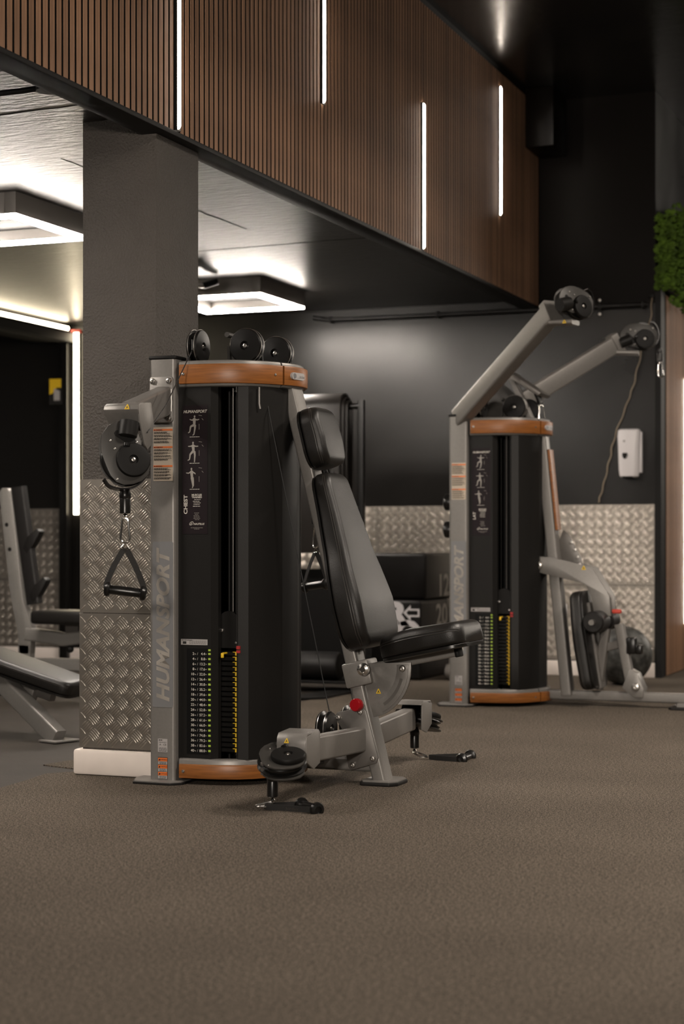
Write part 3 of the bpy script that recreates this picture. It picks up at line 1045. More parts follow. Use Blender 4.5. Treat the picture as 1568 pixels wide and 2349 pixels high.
    # head plate of the stack and its selector rod
    hd = [(-0.040, 0), (0.042, 0), (0.042, 0.10)] + [(0.042 * math.cos(math.radians(a)), 0.095 + 0.042 * math.sin(math.radians(a))) for a in range(10, 180, 17)] + [(-0.040, 0.095)]
    both('stack_head', MB().prism(hd, (0.232, -0.207, zs + 20 * dz + .01), (1, 0, 0), (0, 0, 1), (0, 1, 0), 0.012), 'shroud', root)
    bolts(root, [((0.205, -0.207, zs + 20 * dz + .075), (0, -1, 0), 0.008), ((0.262, -0.207, zs + 20 * dz + .030), (0, -1, 0), 0.005)])
    both('lift_cable', MB().cyl((0.242, -0.190, zs + 20 * dz + .1), (0.242, -0.190, 1.54), 0.0022, n=8), 'silver_dk', root)
    part('selector_pin', MB().cyl((0.222, -0.2, zs + 19 * dz + .010), (0.222, -0.236, zs + 19 * dz + .010), 0.004, n=12).b2((0.216, -0.243, zs + 19 * dz - .006), (0.227, -0.236, zs + 19 * dz + .012), 0.002), 'yellow', root)
    part('stop_tag', MB().b2((0.276, -0.236, zs + 20 * dz - .006), (0.290, -0.229, zs + 20 * dz + .004)).b2((0.276, -0.236, zs + 20 * dz + .008), (0.290, -0.229, zs + 20 * dz + .020)), 'redtag', root)
    # number strip with lime markers
    y = -0.2625
    st = MB()
    quad(st, 0.0885, 0.1745, zs - 0.004, zs + 20 * dz + 0.010, y)
    strip = part('number_strip', st, 'strip', shl)
    nb = MB()
    for i in range(20):
        kg = 2 * (20 - i)
        lb = '%.1f' % (2.2 * kg)
        zz = zs + dz * i + 0.009
        yy = y - 0.0014
        ctext(nb, str(kg), (0.1185, yy, zz), 0.0135, align='R', wide=1.05, bold=.012)
        ctext(nb, 'kg', (0.1205, yy, zz - .0005), 0.006, align='L')
        ctext(nb, '/', (0.1325, yy, zz), 0.0135)
        ctext(nb, lb, (0.1625, yy, zz), 0.0135, align='R', wide=1.0, bold=.012)
        ctext(nb, 'lb', (0.1650, yy, zz - .0005), 0.006, align='L')
    part('weight_numbers', nb, 'ink', shl)
    gm = MB()
    for i in range(21):
        zz = zs + dz * i + 0.009 - (0.005 if i == 20 else 0)
        quad(gm, 0.1755, 0.1850, zz - 0.0035, zz + 0.0035, y, 0.0012)
    part('lime_markers', gm, 'green', shl, kind='stuff')
    # small white notice above the strip
    sn = MB()
    quad(sn, 0.0640, 0.1720, 0.512, 0.533, y)
    nt_ = part('notice_label', sn, 'labelgrey', shl)
    ln = MB()
    for k in range(3):
        lines(ln, 0.098, 0.168, 0.516 + k * .005, y - .0012)
    lines(ln, 0.067, 0.110, 0.5285, y - .0012, .002)
    ln.box((0.079, y - .001, 0.520), (0.014, .0005, 0.009))
    part('notice_print', ln, 'inkblack', shl)
    # post labels (face towards -y)
    y = -0.2905
    q = MB()
    quad(q, -0.036, 0.044, 1.117, 1.316, y)
    part('warning_label', q, 'labelbeige', n_)
    q = MB()
    bl = MB()
    for zt in (1.309, 1.245, 1.175):
        quad(q, -0.035, 0.043, zt - 0.0065, zt, y - 0.0007)
        ctext(bl, 'WARNING' if zt > 1.3 else ('ATTENTION' if zt > 1.2 else 'ACHTUNG'), (-0.012, y - .0022, zt - .0033), 0.0055, bold=.03)
        bl.add([(-0.033, y - .0022, zt - .0055), (-0.027, y - .0022, zt - .0055), (-0.030, y - .0022, zt - .0008)], [(0, 1, 2)])
        zz = zt - 0.012
        k = 0
        while zz > zt - 0.053:
            lines(bl, -0.033, random.uniform(0.02, 0.041), zz, y - .0018, .0016)
            k += 1
            zz -= 0.0028 if k % 3 else 0.0058
    part('label_bar', q, 'labelorange', n_)
    part('label_print', bl, 'inkblack', n_)
    q = MB()
    q.loft([[V((0.003 + p[0], y - dy, 0.587 + p[1])) for p in rrect(0.084, 0.612, 0.006)] for dy in (0.0, 0.0008)])
    part('decal', q, 'decal', n_)
    q = MB()
    ctext(q, 'HUMANSPORT', (0.0035, y - .0016, 0.587), 0.0715, rot=PI / 2, shear=.25, bold=.035, wide=1.165)
    part('decal_lettering', q, 'decalink', n_, label='large silver HUMANSPORT lettering')
    q = MB()
    quad(q, -0.017, 0.022, 0.115, 0.164, y)
    part('rating_label', q, 'labelgrey', n_)
    q = MB()
    for k in range(4):
        lines(q, -0.012, 0.020, 0.118 + .004 * k, y - .0012)
    lines(q, -0.013, 0.002, 0.158, y - .0012, .003)
    ctext(q, 'A', (-0.007, y - .0012, 0.143), 0.010)
    ctext(q, 'CE', (0.012, y - .0012, 0.143), 0.010)
    lines(q, -0.012, 0.018, 0.151, y - .0012)
    part('rating_print', q, 'inkblack', n_)
    q = MB()
    quad(q, -0.0165, 0.0225, 0.016, 0.096, y)
    part('warning_label', q, 'inkblack', n_)
    q, q2, q3 = MB(), MB(), MB()
    for k in range(3):
        zt = 0.094 - k * .0262
        quad(q, -0.0155, 0.0215, zt - 0.0125, zt, y - .0009)
        quad(q2, -0.0155, 0.0215, zt - 0.0245, zt - 0.0135, y - .0009)
        ctext(q3, ('WARNING', 'ATTENTION', 'ACHTUNG')[k], (0.006, y - .0022, zt - .0062), 0.0062, bold=.02)
        q3.add([(-0.0135, y - .0022, zt - .010), (-0.006, y - .0022, zt - .010), (-0.0098, y - .0022, zt - .002)], [(0, 1, 2)])
        for j in range(3):
            lines(q3, -0.010, 0.018, zt - .0165 - j * .0032, y - .0022)
    part('label_bar', q, 'labelorange', n_)
    part('label_field', q2, 'labelgrey', n_)
    part('label_print', q3, 'inkblack', n_)
    # print on the shroud panel
    # top pulleys
    for s in (-1, 1):
        stn = MB().b2((0.070, s * 0.19 - 0.035, 1.55), (0.080, s * 0.19 + 0.035, 1.615)).b2((0.078, s * .19 - .02, 1.59), (0.096, s * .19 + .02, 1.62))
        pulley(root, (0.100, s * 0.19, 1.618), (1, 0, 0), stand=stn)
        stn = MB().b2((0.205, s * 0.14 + 0.022, 1.55), (0.29, s * 0.14 + 0.030, 1.62)).b2((0.195, s * .14 - .0, 1.55), (0.205, s * .14 + .03, 1.625)).cyl((0.200, s * .14 - .015, 1.665), (0.200, s * .14 + .03, 1.665), 0.010, n=12)
        pulley(root, (0.275, s * 0.14, 1.620), (0, -1, 0), stand=stn)
    return n_, f_, shl, shf


def placard(shl, lat):
    y = -0.2625
    st = MB()
    quad(st, 0.070, 0.172, 0.921, 1.395, y)
    part('placard', st, 'placard', shl)
    tx, tg = MB(), MB()
    yy = y - .0014
    ctext(tx, 'HUMANSPORT', (0.123, yy, 1.3726), 0.0150, shear=.25, bold=.02, wide=.95)
    for k, zc in enumerate((1.296, 1.199, 1.103)):
        figure(tg, 0.119 - .004 * k, zc, yy - .0002, 0.062, k)
        lines(tx, 0.100, 0.140, zc - .018, yy, .0018)
        # faint outline of the machine behind the figure
        for a, b in (((0.137, zc + .062), (0.150, zc + .060)), ((0.139, zc + .01), (0.139, zc + .03)), ((0.150, zc + .05), (0.156, zc + .044))):
            limb(tg, a, b, .0007, .0007, (0, 0), yy)
    ctext(tx, 'LAT' if lat else 'CHEST', (0.083, yy, 1.030), 0.0205, rot=PI / 2, bold=.03, wide=1.15)
    ctext(tx, 'MUSCLES', (0.129, yy, 1.065), 0.0092, bold=.03, wide=1.1)
    ctext(tx, 'TRAINED', (0.129, yy, 1.0565), 0.0092, bold=.03, wide=1.1)
    for k in range(5):
        lines(tx, 0.113 + random.uniform(0, .006), 0.146 - random.uniform(0, .006), 1.047 - k * .0062, yy, .0018)
    for k in range(6):
        lines(tg, 0.114 + random.uniform(0, .008), 0.145 - random.uniform(0, .008), 0.998 - k * .005, yy, .0014)
    ctext(tx, 'NAUTILUS', (0.138, yy, 0.958), 0.0098, shear=.25, bold=.02, wide=.95)
    n = 24
    for r0, r1, ca in ((0.0095, 0.0075, 0.62),):
        ring = MB()
        vs_ = []
        for i in range(n):
            a = 2 * PI * i / n
            for r in (r0, r1):
                u, w = r * math.cos(a), r * ca * math.sin(a)
                vs_.append((0.107 + u * .85 - w * .4, yy, 0.960 + u * .5 + w * .9))
        tx.add(vs_, [(2 * i, 2 * ((i + 1) % n), 2 * ((i + 1) % n) + 1, 2 * i + 1) for i in range(n)])
    limb(tx, (0.1045, 0.956), (0.1085, 0.962), .0012, .0012, (0, 0), yy)
    lines(tg, 0.105, 0.153, 0.943, yy, .0016)
    lines(tg, 0.118, 0.140, 0.9385, yy, .0014)
    part('placard_print', tx, 'ink', shl, kind='stuff')
    part('placard_figures', tg, 'inkgrey', shl, kind='stuff')


def loft_pad(o, A, N, Wd, st, r=0.02, back=0.0, n=5):
    """upholstered pad: stations (s, half width, thickness) along A, face towards N, width along Wd"""
    mb = MB()
    rings = []
    for s, hw, th in st:
        rr = min(r, th * .48, hw * .9)
        sec = []
        for x, y in ((hw - rr, back + th - rr), (-hw + rr, back + th - rr)):
            a0 = 0 if x > 0 else 90
            for i in range(n + 1):
                t = math.radians(a0 + 90 * i / n)
                sec.append((x + rr * math.cos(t), y + rr * math.sin(t)))
        rb = min(rr * .4, th * .3)
        for x, y in ((-hw + rb, back + rb), (hw - rb, back + rb)):
            a0 = 180 if x < 0 else 270
            for i in range(3):
                t = math.radians(a0 + 90 * i / 2)
                sec.append((x + rb * math.cos(t), y + rb * math.sin(t)))
        rings.append([o + A * s + Wd * x + N * y for x, y in sec])
    return mb.loft(rings)


def interp(tab, s):
    for (a, va), (b, vb) in zip(tab, tab[1:]):
        if a <= s <= b:
            k = (s - a) / (b - a)
            k = k * k * (3 - 2 * k) * .35 + k * .65
            return va + (vb - va) * k
    return tab[-1][1]


def upholster(parent, name, o, A, N, Wd, L, wtab, ttab, rend=0.04, back=0.014, r=0.024):
    """pad with its shell and seams"""
    st, sh = [], []
    ss = [0.0, .10, .22, .4, .65, 1.0]
    stations = [rend * k for k in ss] + [rend + (L - 2 * rend) * i / 14 for i in range(1, 14)] + [L - rend * k for k in reversed(ss)]
    for s in stations:
        e = min(s, L - s)
        k = 1.0 if e >= rend else math.sqrt(max(0.0, 1 - (1 - e / rend) ** 2))
        w = interp(wtab, s) - rend * (1 - k) * .9
        th = interp(ttab, s)
        tk = 1.0 if e >= rend * .7 else 0.62 + 0.38 * math.sqrt(max(0.0, 1 - (1 - e / (rend * .7)) ** 2))
        st.append((s, w, th * tk))
        sh.append((s, w - .003, .0))
    p = part(name, loft_pad(o, A, N, Wd, st, r, back), 'leather', parent, angle=60)
    rings = []
    for s, w, _ in sh:
        rings.append([o + A * (s * .985 + L * .0075) + Wd * x + N * y for x, y in ((w, .012), (w, .003), (w - .01, -.001), (-w + .01, -.001), (-w, .003), (-w, .012))])
    part('pad_shell', MB().loft(rings), 'black_gloss', p)
    sm = MB()
    for off in (0.60, 0.70):
        loop = []
        for sg in (1, -1):
            seq = st[2:-2] if sg > 0 else list(reversed(st[2:-2]))
            for s, w, th in seq:
                rr = min(r, th * .48)
                h = back + th * off
                over = max(0.0, h - (back + th - rr))
                dx = rr - math.sqrt(max(0.0, rr * rr - over * over))
                loop.append(o + A * s + Wd * (sg * (w - dx + .0004)) + N * h)
        sm.tube(loop, 0.0014, 5, closed=True)
    part('seam', sm, 'piping', p)
    return p


# ---------------------------------------------------------------- machine 1: chest
m1 = thing('cable_machine', 'grey chest cable machine with padded bench, in the foreground beside the pillar', 'gym machine', (-2.955, 6.056, 0.0), 0, 'cable machines')
n_post, f_post, shl1, shf1 = build_tower(m1)
tower_parts = list(m1.children)
m2 = thing('cable_machine', 'grey lat pulldown cable machine with two long raised arms, at the right', 'gym machine', (-2.834, 9.31, 0.0), 0, 'cable machines')


def copy_tree(o, parent):
    c = o.copy()
    C.objects.link(c)
    c.parent = parent
    for ch in list(o.children):
        copy_tree(ch, c)
    return c


tower2 = [copy_tree(o, m2) for o in tower_parts]
shl2 = [c for c, o in zip(tower2, tower_parts) if o is shl1][0]
placard(shl1, False)
placard(shl2, True)

# upper arms with pulley heads
for s in (-1, 1):
    mir = s > 0
    def fl(m):
        return m.mirrored() if mir else m
    bp = MB().prism(rrect(0.094, 0.170, 0.010), (0, -0.2905, 1.417), (1, 0, 0), (0, 0, 1), (0, -1, 0), 0.009, 0.0015)
    plate = part('arm_plate', fl(bp), 'silver', m1)
    bolts(plate, [((bx, -0.2995, bz), (0, -1, 0), 0.0115) for bx in (-0.033, 0.033) for bz in (1.347, 1.485)], mir=mir)
    am = MB().bar((0.012, -0.2985, 1.413), (0.125, -0.775, 1.318), 0.058, 0.104, r=.012)
    arm = part('upper_arm', fl(am), 'silver', m1)
    wl = MB().tube([(0.042, -0.3005, 1.455), (0.044, -0.3005, 1.405), (0.042, -0.3005, 1.372)], 0.004, 6)
    part('weld', fl(wl), 'steel', arm)
    # folded cover at the arm's end: bent sheet, rounded at the top
    prof = [(-0.800, 1.268), (-0.848, 1.322), (-0.858, 1.338), (-0.853, 1.352), (-0.838, 1.360), (-0.800, 1.364), (-0.765, 1.366)]
    pin = [(a + .006 if i < 4 else a + .003, b_ - (0.0 if i == 0 else .005)) for i, (a, b_) in enumerate(prof)]
    fc = MB()
    fc.prism([(p[0], p[1]) for p in prof] + [(p[0], p[1]) for p in reversed(pin)], (0.070, 0, 0), (0, 1, 0), (0, 0, 1), (1, 0, 0), 0.130, 0.0012)
    fc.prism([(-0.853, 1.352), (-0.80, 1.364), (-0.765, 1.366), (-0.745, 1.30), (-0.760, 1.225), (-0.79, 1.205), (-0.815, 1.225), (-0.845, 1.30)], (0.196, 0, 0), (0, 1, 0), (0, 0, 1), (1, 0, 0), 0.006, 0.001)
    cov = part('arm_cover', fl(fc), 'silver', arm)
    if not mir:
        tri_sign(arm, (0.160, -0.8605, 1.338), (1, 0, 0), (0, .35, 1), (0, -1, .3), 0.020)
    N = (-VIEW) * .93 + RGT * .30 + UP * .16
    h, nk, ax = pulley_head(m1, (0.182, -0.862, 1.165), N, spin=0.0, neck=0.042, mirror=mir)
    top = V((0.148, -0.850, 1.068 if not mir else 1.045))
    end = stopper(m1, top, mirror=mir)
    # cable from the top pulley down to the cover
    cb = MB().tube([(0.103, -0.251, 1.640), (0.103, -0.250, 1.60), (0.175, -0.60, 1.372), (0.205, -0.80, 1.262)], 0.0022, 6)
    part('cable', fl(cb), 'cable', m1)
    cb = MB().tube([(0.336, -0.14, 1.62), (0.338, -0.14, 1.58), (0.352, -0.142, 1.45), (0.375, -0.16, 1.36), (0.600, -0.125, 0.265)], 0.0020, 6)
    part('cable', fl(cb), 'cable', m1)
part('cable_clip', MB().tube([(0.352, -0.200, 1.46), (0.353, -0.202, 1.40), (0.356, -0.200, 1.38)], 0.004, 8), 'silver_dk', m1)

# front post, base tube
P0, P1 = V((0.396, 0, 1.477)), V((0.762, 0, 0.012))
AX = (P1 - P0).normalized()
NF = V((-AX.z, 0, AX.x)).normalized()      # forward and up
if NF.x < 0:
    NF = -NF
post = part('front_post', MB().bar(P0, P1, 0.090, 0.052, up=NF, r=.010), 'silver', m1)
def onpost(z, f=0.0, y=0.0):
    k = (P0.z - z) / (P0.z - P1.z)
    return P0 + (P1 - P0) * k + NF * f + V((0, y, 0))
ft = [(0.700, -0.062), (0.712, -0.078), (0.812, -0.078), (0.835, -0.050), (0.835, 0.05), (0.812, 0.078), (0.712, 0.078), (0.700, 0.062)]
part('foot_plate', MB().prism(ft, (0, 0, 0.012), (1, 0, 0), (0, 1, 0), (0, 0, 1), 0.006, .001), 'silver', m1)
part('foot_pad', MB().prism([(0.767 + (a - .767) * 1.08, b * 1.08) for a, b in ft], (0, 0, 0.0), (1, 0, 0), (0, 1, 0), (0, 0, 1), 0.013, .003), 'rubberblack', m1)
part('base_tube', MB().bar((0.40, 0, 0.070), (0.735, 0, 0.070), 0.06, 0.052, r=.012), 'silver', m1)
wl = MB()
for yy in (-.046, .046):
    wl.tube([onpost(0.30, -.028, yy), onpost(0.20, -.028, yy), onpost(0.10, -.028, yy)], 0.004, 6)
part('weld', wl, 'steel', post)
# lower pulleys on the base tube
for s in (-1, 1):
    stn = MB().b2((0.555, s * .12 - .03, 0.075), (0.565, s * .12 + .03, 0.22)).b2((0.555, min(s * .12, 0), 0.085), (0.565, max(s * .12, 0), 0.11))
    pulley(m1, (0.586, s * 0.12, 0.208), (1, 0, 0), r=.064, stand=stn)

# lower arms
for s in (-1, 1):
    mir = s > 0
    def fl(m):
        return m.mirrored() if mir else m
    pts = [(0.590, 0.245), (0.602, 0.262), (0.700, 0.285), (0.715, 0.270), (0.762, 0.100), (0.755, 0.080), (0.655, 0.050), (0.645, 0.062), (0.620, 0.20)]
    bp = MB().prism(pts, (0, -0.0455, 0), (1, 0, 0), (0, 0, 1), (0, -1, 0), 0.008, .0015)
    plate = part('arm_plate', fl(bp), 'silver_dk', m1)
    bolts(plate, [((bx, -0.0535, bz), (0, -1, 0), 0.0105) for bx, bz in ((0.606, 0.243), (0.693, 0.266), (0.742, 0.097), (0.664, 0.070))], mir=mir)
    am = MB().bar((0.690, -0.052, 0.165), (0.668, -0.575, 0.180), 0.050, 0.090, r=.010)
    arm = part('lower_arm', fl(am), 'silver', m1)
    prof = [(-0.665, 0.155), (-0.672, 0.215), (-0.668, 0.236), (-0.655, 0.250), (-0.56, 0.256), (-0.545, 0.245)]
    pin = [(a + .005, b_ - (0 if i == 0 else .006)) for i, (a, b_) in enumerate(prof)]
    fc = MB().prism(prof + list(reversed(pin)), (0.625, 0, 0), (0, 1, 0), (0, 0, 1), (1, 0, 0), 0.105, .0012)
    fc.prism([(-0.668, 0.238), (-0.56, 0.256), (-0.545, 0.245), (-0.545, 0.140), (-0.60, 0.125), (-0.665, 0.155)], (0.726, 0, 0), (0, 1, 0), (0, 0, 1), (1, 0, 0), 0.006, .001)
    cov = part('arm_cover', fl(fc), 'silver', arm)
    if not mir:
        tri_sign(arm, (0.662, -0.6735, 0.218), (1, 0, 0), (0, .3, 1), (0, -1, .3), 0.018)
    N = UP * .955 - VIEW * .30
    h, nk, ax = pulley_head(m1, (0.690, -0.725, 0.172), N, spin=0.15, neck=0.05, mirror=mir, guard=False)
    end = stopper(m1, (0.636, -0.730, 0.126), L=0.080, mirror=mir)

# seat carriage
zc = 0.402
blk = MB().box(onpost(zc, .014), (0.105, 0.112, 0.092), 0.008, Matrix((NF, V((0, 1, 0)), NF.cross(V((0, 1, 0))))).transposed())
car = part('seat_carriage', blk, 'silver', m1)
kn = MB().lathe([(0.010, 0), (0.010, 0.016), (0.021, 0.018), (0.024, 0.026), (0.022, 0.036), (0.012, 0.040), (0.010, 0.037), (0.002, 0.037)], onpost(zc + .010, .055, -0.055), (0, -1, 0), 28)
part('adjuster_knob', kn, 'chrome', car, label='chrome knob')
sr = MB().bar(onpost(0.60, .027), onpost(0.47, .027), 0.020, 0.006, up=NF, r=.002)
part('height_rail', sr, 'silver_dk', post)
SA = V((math.cos(math.radians(11.8)), 0, math.sin(math.radians(11.8))))
SN = V((-SA.z, 0, SA.x))
b0 = onpost(0.412, .035)
sb = part('seat_beam', MB().bar(b0, b0 + SA * 0.360, 0.050, 0.036, up=SN, r=.006), 'silver', m1)
part('end_cap', MB().box(b0 + SA * 0.365, (0.016, 0.058, 0.042), .004, Matrix((SA, V((0, 1, 0)), SN)).transposed()), 'black', sb)
qc = onpost(0.425, .03)
qd = [(0.0, 0.012)] + [(0.196 * math.cos(math.radians(a)), 0.196 * math.sin(math.radians(a))) for a in range(6, -70, -7)] + [(0.050, -0.186), (0.034, -0.13)]
qp = part('quadrant_plate', MB().prism(qd, qc + V((0, -0.028, 0)), (1, 0, 0), (0, 0, 1), (0, -1, 0), 0.008, .001), 'silver', m1)
arc = [(0.186 * math.cos(math.radians(a)), 0.186 * math.sin(math.radians(a))) for a in range(4, -66, -6)]
arc += [(0.142 * math.cos(math.radians(a)), 0.142 * math.sin(math.radians(a))) for a in range(-62, 8, 6)]
part('quadrant_track', MB().prism(arc, qc + V((0, -0.036, 0)), (1, 0, 0), (0, 0, 1), (0, -1, 0), 0.003, .0005), 'silver', qp)
slot = [(0.170 * math.cos(math.radians(a)), 0.170 * math.sin(math.radians(a))) for a in range(-14, -60, -6)]
slot += [(0.159 * math.cos(math.radians(a)), 0.159 * math.sin(math.radians(a))) for a in range(-56, -10, 6)]
part('track_slot', MB().prism(slot, qc + V((0, -0.0391, 0)), (1, 0, 0), (0, 0, 1), (0, -1, 0), 0.0006), 'silver_dk', qp)
b = MB()
bolt(b, qc + V((0.164, -0.0391, -0.003)), (0, -1, 0), 0.0125)
part('bolt', b, 'steel', qp)
tri_sign(qp, qc + V((0.070, -0.0362, -0.098)), (1, 0, 0), (0, 0, 1), (0, -1, 0), 0.020)
kn = MB().cyl(onpost(0.292, 0, -0.044), onpost(0.292, 0, -0.062), 0.016, n=6)
rc = part('knob_collar', kn, 'steel', post)
kn = MB().lathe([(0.012, 0.014), (0.0230, 0.016), (0.0245, 0.020), (0.0240, 0.036), (0.0215, 0.0405), (0.004, 0.041)], onpost(0.292, 0, -0.046), (-0.25, -1, 0.05), 30)
part('release_knob', kn, 'red', post, label='round red release knob')

# pads
WY = V((0, 1, 0))
upholster(m1, 'headrest', onpost(1.352, .026) + AX * -0.022, AX, NF, WY, 0.226, [(0, .096), (.06, .110), (.16, .110), (.226, .098)], [(0, .070), (.12, .078), (.226, .074)], rend=.045, r=.026)
upholster(m1, 'backrest', onpost(1.130, .027), AX, NF, WY, 0.665, [(0, .106), (.12, .120), (.28, .146), (.40, .178), (.50, .194), (.60, .190), (.665, .160)], [(0, .060), (.3, .082), (.5, .100), (.665, .092)], rend=.05, r=.026)
so = b0 + SA * 0.085 + SN * 0.012
upholster(m1, 'seat', so, SA, SN, WY, 0.350, [(0, .085), (.09, .130), (.20, .155), (.35, .155)], [(0, .074), (.15, .088), (.35, .080)], rend=.055, r=.034)


# ---------------------------------------------------------------- stirrup handles (hang from the machines: things of their own)
def carabiner(mb, o, A, U, L=0.085, w=0.032, r=0.0037):
    """o top, A along, U across"""
    o, A, U = V(o), V(A), V(U)
    pts = []
    for i in range(9):
        t = PI * i / 8
        pts.append(o + A * (w * .30 - w * .30 * math.sin(t)) + U * (w * .30 * math.cos(t)))
    for i in range(11):
        t = PI * i / 10
        pts.append(o + A * (L - w * .5 + w * .5 * math.sin(t)) - U * (w * .5 * math.cos(t)))
    mb.tube(pts, r, 8, closed=True)


def handle(label, o, A, U, N, group='stirrup cable handles', L=0.145, hw=0.062, clip=0.085, sag=None, loc=None, side=None, word=None):
    """o = where the carabiner hangs, A = direction towards the grip, U = along the grip"""
    loc = V(o)
    t = thing('cable_stirrup', label, 'handle', loc, 0, group)
    z = V((0, 0, 0))
    A, U, N = V(A).normalized(), V(U).normalized(), V(N).normalized()
    cm = MB()
    if side is None:
        carabiner(cm, z, A, U, clip)
        rg = A * (clip - 0.003)
    else:
        carabiner(cm, z, side[0], side[1], clip)
        rg = V(side[0]) * (clip - 0.003)
    part('carabiner', cm, 'chrome', t)
    part('swivel_link', MB().lathe([(0.003, -.001), (0.006, .001), (0.008, .006), (0.006, .011), (0.003, .014)], (0, 0, 0.0), (0, 0, 1), 12), 'chrome', t)
    dr = MB().tube([rg, rg + A * 0.020 + U * 0.014, rg + A * 0.022 + U * .010, rg + A * 0.022 - U * 0.010, rg + A * 0.020 - U * 0.014], 0.0022, 6, closed=True)
    part('ring', dr, 'chrome', t)
    g0 = rg + A * (0.02 + L)
    for s in (-1, 1):
        bow = A * 0.0 + U * (s * hw * .12)
        pts = crom([rg + A * 0.020 + U * (s * .003), rg + A * (0.02 + L * .45) + U * (s * hw * .50) + bow, rg + A * (0.02 + L * .85) + U * (s * hw * 1.0), g0 + U * (s * hw)], 5)
        part('strap', MB().strap(pts, 0.020, (N + U * (s * .35)) if side is None else A.cross(UP), 0.0028), 'webbing', t)
        cap = MB().lathe([(0.012, -0.008), (0.0235, -0.005), (0.0255, 0.002), (0.022, 0.010), (0.012, 0.013), (0.010, 0.006), (0.002, 0.006)], g0 + U * (s * (hw - .004)), U * s, 22)
        part('end_cap', cap, 'black_gloss', t)
    if word:
        tn = (A * (L * .40) - U * (hw * .38)).normalized()
        R = Matrix((tn, UP, tn.cross(UP))).transposed()
        tx = MB()
        ctext(tx, word, rg + A * (0.02 + L * .50) - U * (hw * .68) + R @ V((0, 0, 0.0045)), 0.013, R=R, bold=.02, wide=1.3)
        part('strap_lettering', tx, 'piping', t)
    gp = MB().lathe([(0.012, -hw), (0.0155, -hw * .8), (0.0165, -hw * .3), (0.0165, hw * .3), (0.0155, hw * .8), (0.012, hw)], g0, U, 22)
    part('grip', gp, 'black_gloss', t)
    return t


M1 = V((-2.955, 6.056, 0))
Un = (RGT + UP * -0.12).normalized()
handle('black stirrup handle hanging in front of the pillar from the near upper pulley', M1 + V((0.148, -0.850, 0.9735)), (0, 0, -1), Un, (-VIEW))
handle('black stirrup handle hanging behind the backrest from the far upper pulley', M1 + V((0.148, 0.850, 0.9505)), (0, 0, -1), (RGT * .7 + VIEW * -.6 + UP * .12), (-VIEW * .7 - RGT * .6))
handle('black stirrup handle lying on the carpet below the near lower pulley', M1 + V((0.636, -0.730, 0.027)), (RGT * .93 - VIEW * .10), (VIEW * .90 + RGT * -.45), UP, side=(V((-0.65, -0.25, -0.22)).normalized(), RGT), clip=0.052, L=0.150, word='Jordan')
handle('black stirrup handle lying on the carpet behind the bench foot', M1 + V((0.636, 0.730, 0.027)), (RGT * .97 - VIEW * .12), (VIEW * .90 + RGT * .35), UP, side=(V((0.50, -0.05, -0.20)).normalized(), RGT), clip=0.050, L=0.15)

# ---------------------------------------------------------------- machine 2: lat pulldown
for s in (-1, 1):
    mir = s > 0
    def fl(m):
        return m.mirrored() if mir else m
    a0, a1 = V((-0.005, -0.250, 1.560)), V((0.640, -0.752, 2.045))
    ad = (a1 - a0).normalized()
    arm = part('overhead_arm', fl(MB().bar(a0, a1, 0.075, 0.100, r=.010)), 'silver', m2)
    cv = MB()
    cv.bar(a1 - ad * 0.03, a1 + ad * 0.012, 0.090, 0.125, r=.012)
    cv.bar(a1 + V((0.0, 0, -0.055)), a1 + V((0.125, -0.02, -0.060)), 0.10, 0.024, r=.010)
    part('arm_cover', fl(cv), 'silver', arm)
    if not mir:
        pulley_head(m2, (0.797, -0.79, 2.058), -VIEW * .80 + RGT * .55 + UP * .12, spin=1.75, neck=0.060, flip=True)
        tri_sign(arm, a1 + V((0.080, -0.072, -0.068)), (1, 0, 0), (0, 0, 1), (0, -1, 0), .02)
    else:
        pulley_head(m2, (0.792, 0.80, 2.068), -VIEW * .97 + RGT * .05 + UP * .10, spin=1.85, neck=0.060, flip=True)
        stopper(m2, (0.875, 0.815, 2.015), d=(0.08, 0, -1))
        cm = MB()
        carabiner(cm, V((0.882, 0.815, 1.930)), V((0.05, 0, -1)).normalized(), RGT, 0.085)
        part('carabiner', cm, 'chrome', m2)
    cb = MB().tube([(0.06, -0.22, 1.62), (0.10, -0.30, 1.70), (0.62, -0.72, 2.03)], 0.003, 6)
    part('cable', fl(cb), 'cable', m2)
    # wings that brace the arms on the deck
    wg = MB().prism([(0.03, 1.55), (0.32, 1.55), (0.20, 1.72), (0.13, 1.78), (0.08, 1.72)], (0, -0.10, 0), (1, 0, 0), (0, 0, 1), (0, -1, 0), 0.008, .001)
    part('brace_plate', fl(wg), 'housing', m2)
    part('brace_strut', fl(MB().bar((0.335, -0.02, 1.548), (0.215, -0.03, 1.80), 0.012, 0.030, up=(1, 0, 0), r=.003)), 'silver', m2)
part('top_cover', MB().prism([(0.17, 1.82), (0.20, 1.835), (0.40, 1.70), (0.38, 1.685)], (0, -0.06, 0), (1, 0, 0), (0, 0, 1), (0, 1, 0), 0.22, .003), 'silver_dk', m2)
part('hook_stopper', MB().lathe([(0.004, -.004), (0.014, 0), (0.0185, .012), (0.0185, .02), (0.017, .03), (0.017, .075), (0.004, .077)], (0.345, 0.05, 1.72), (0.35, 0, -1), 20), 'black_gloss', m2)
cm = MB()
carabiner(cm, V((0.372, 0.05, 1.642)), V((0.05, 0, -1)).normalized(), RGT, 0.085)
part('carabiner', cm, 'chrome', m2)

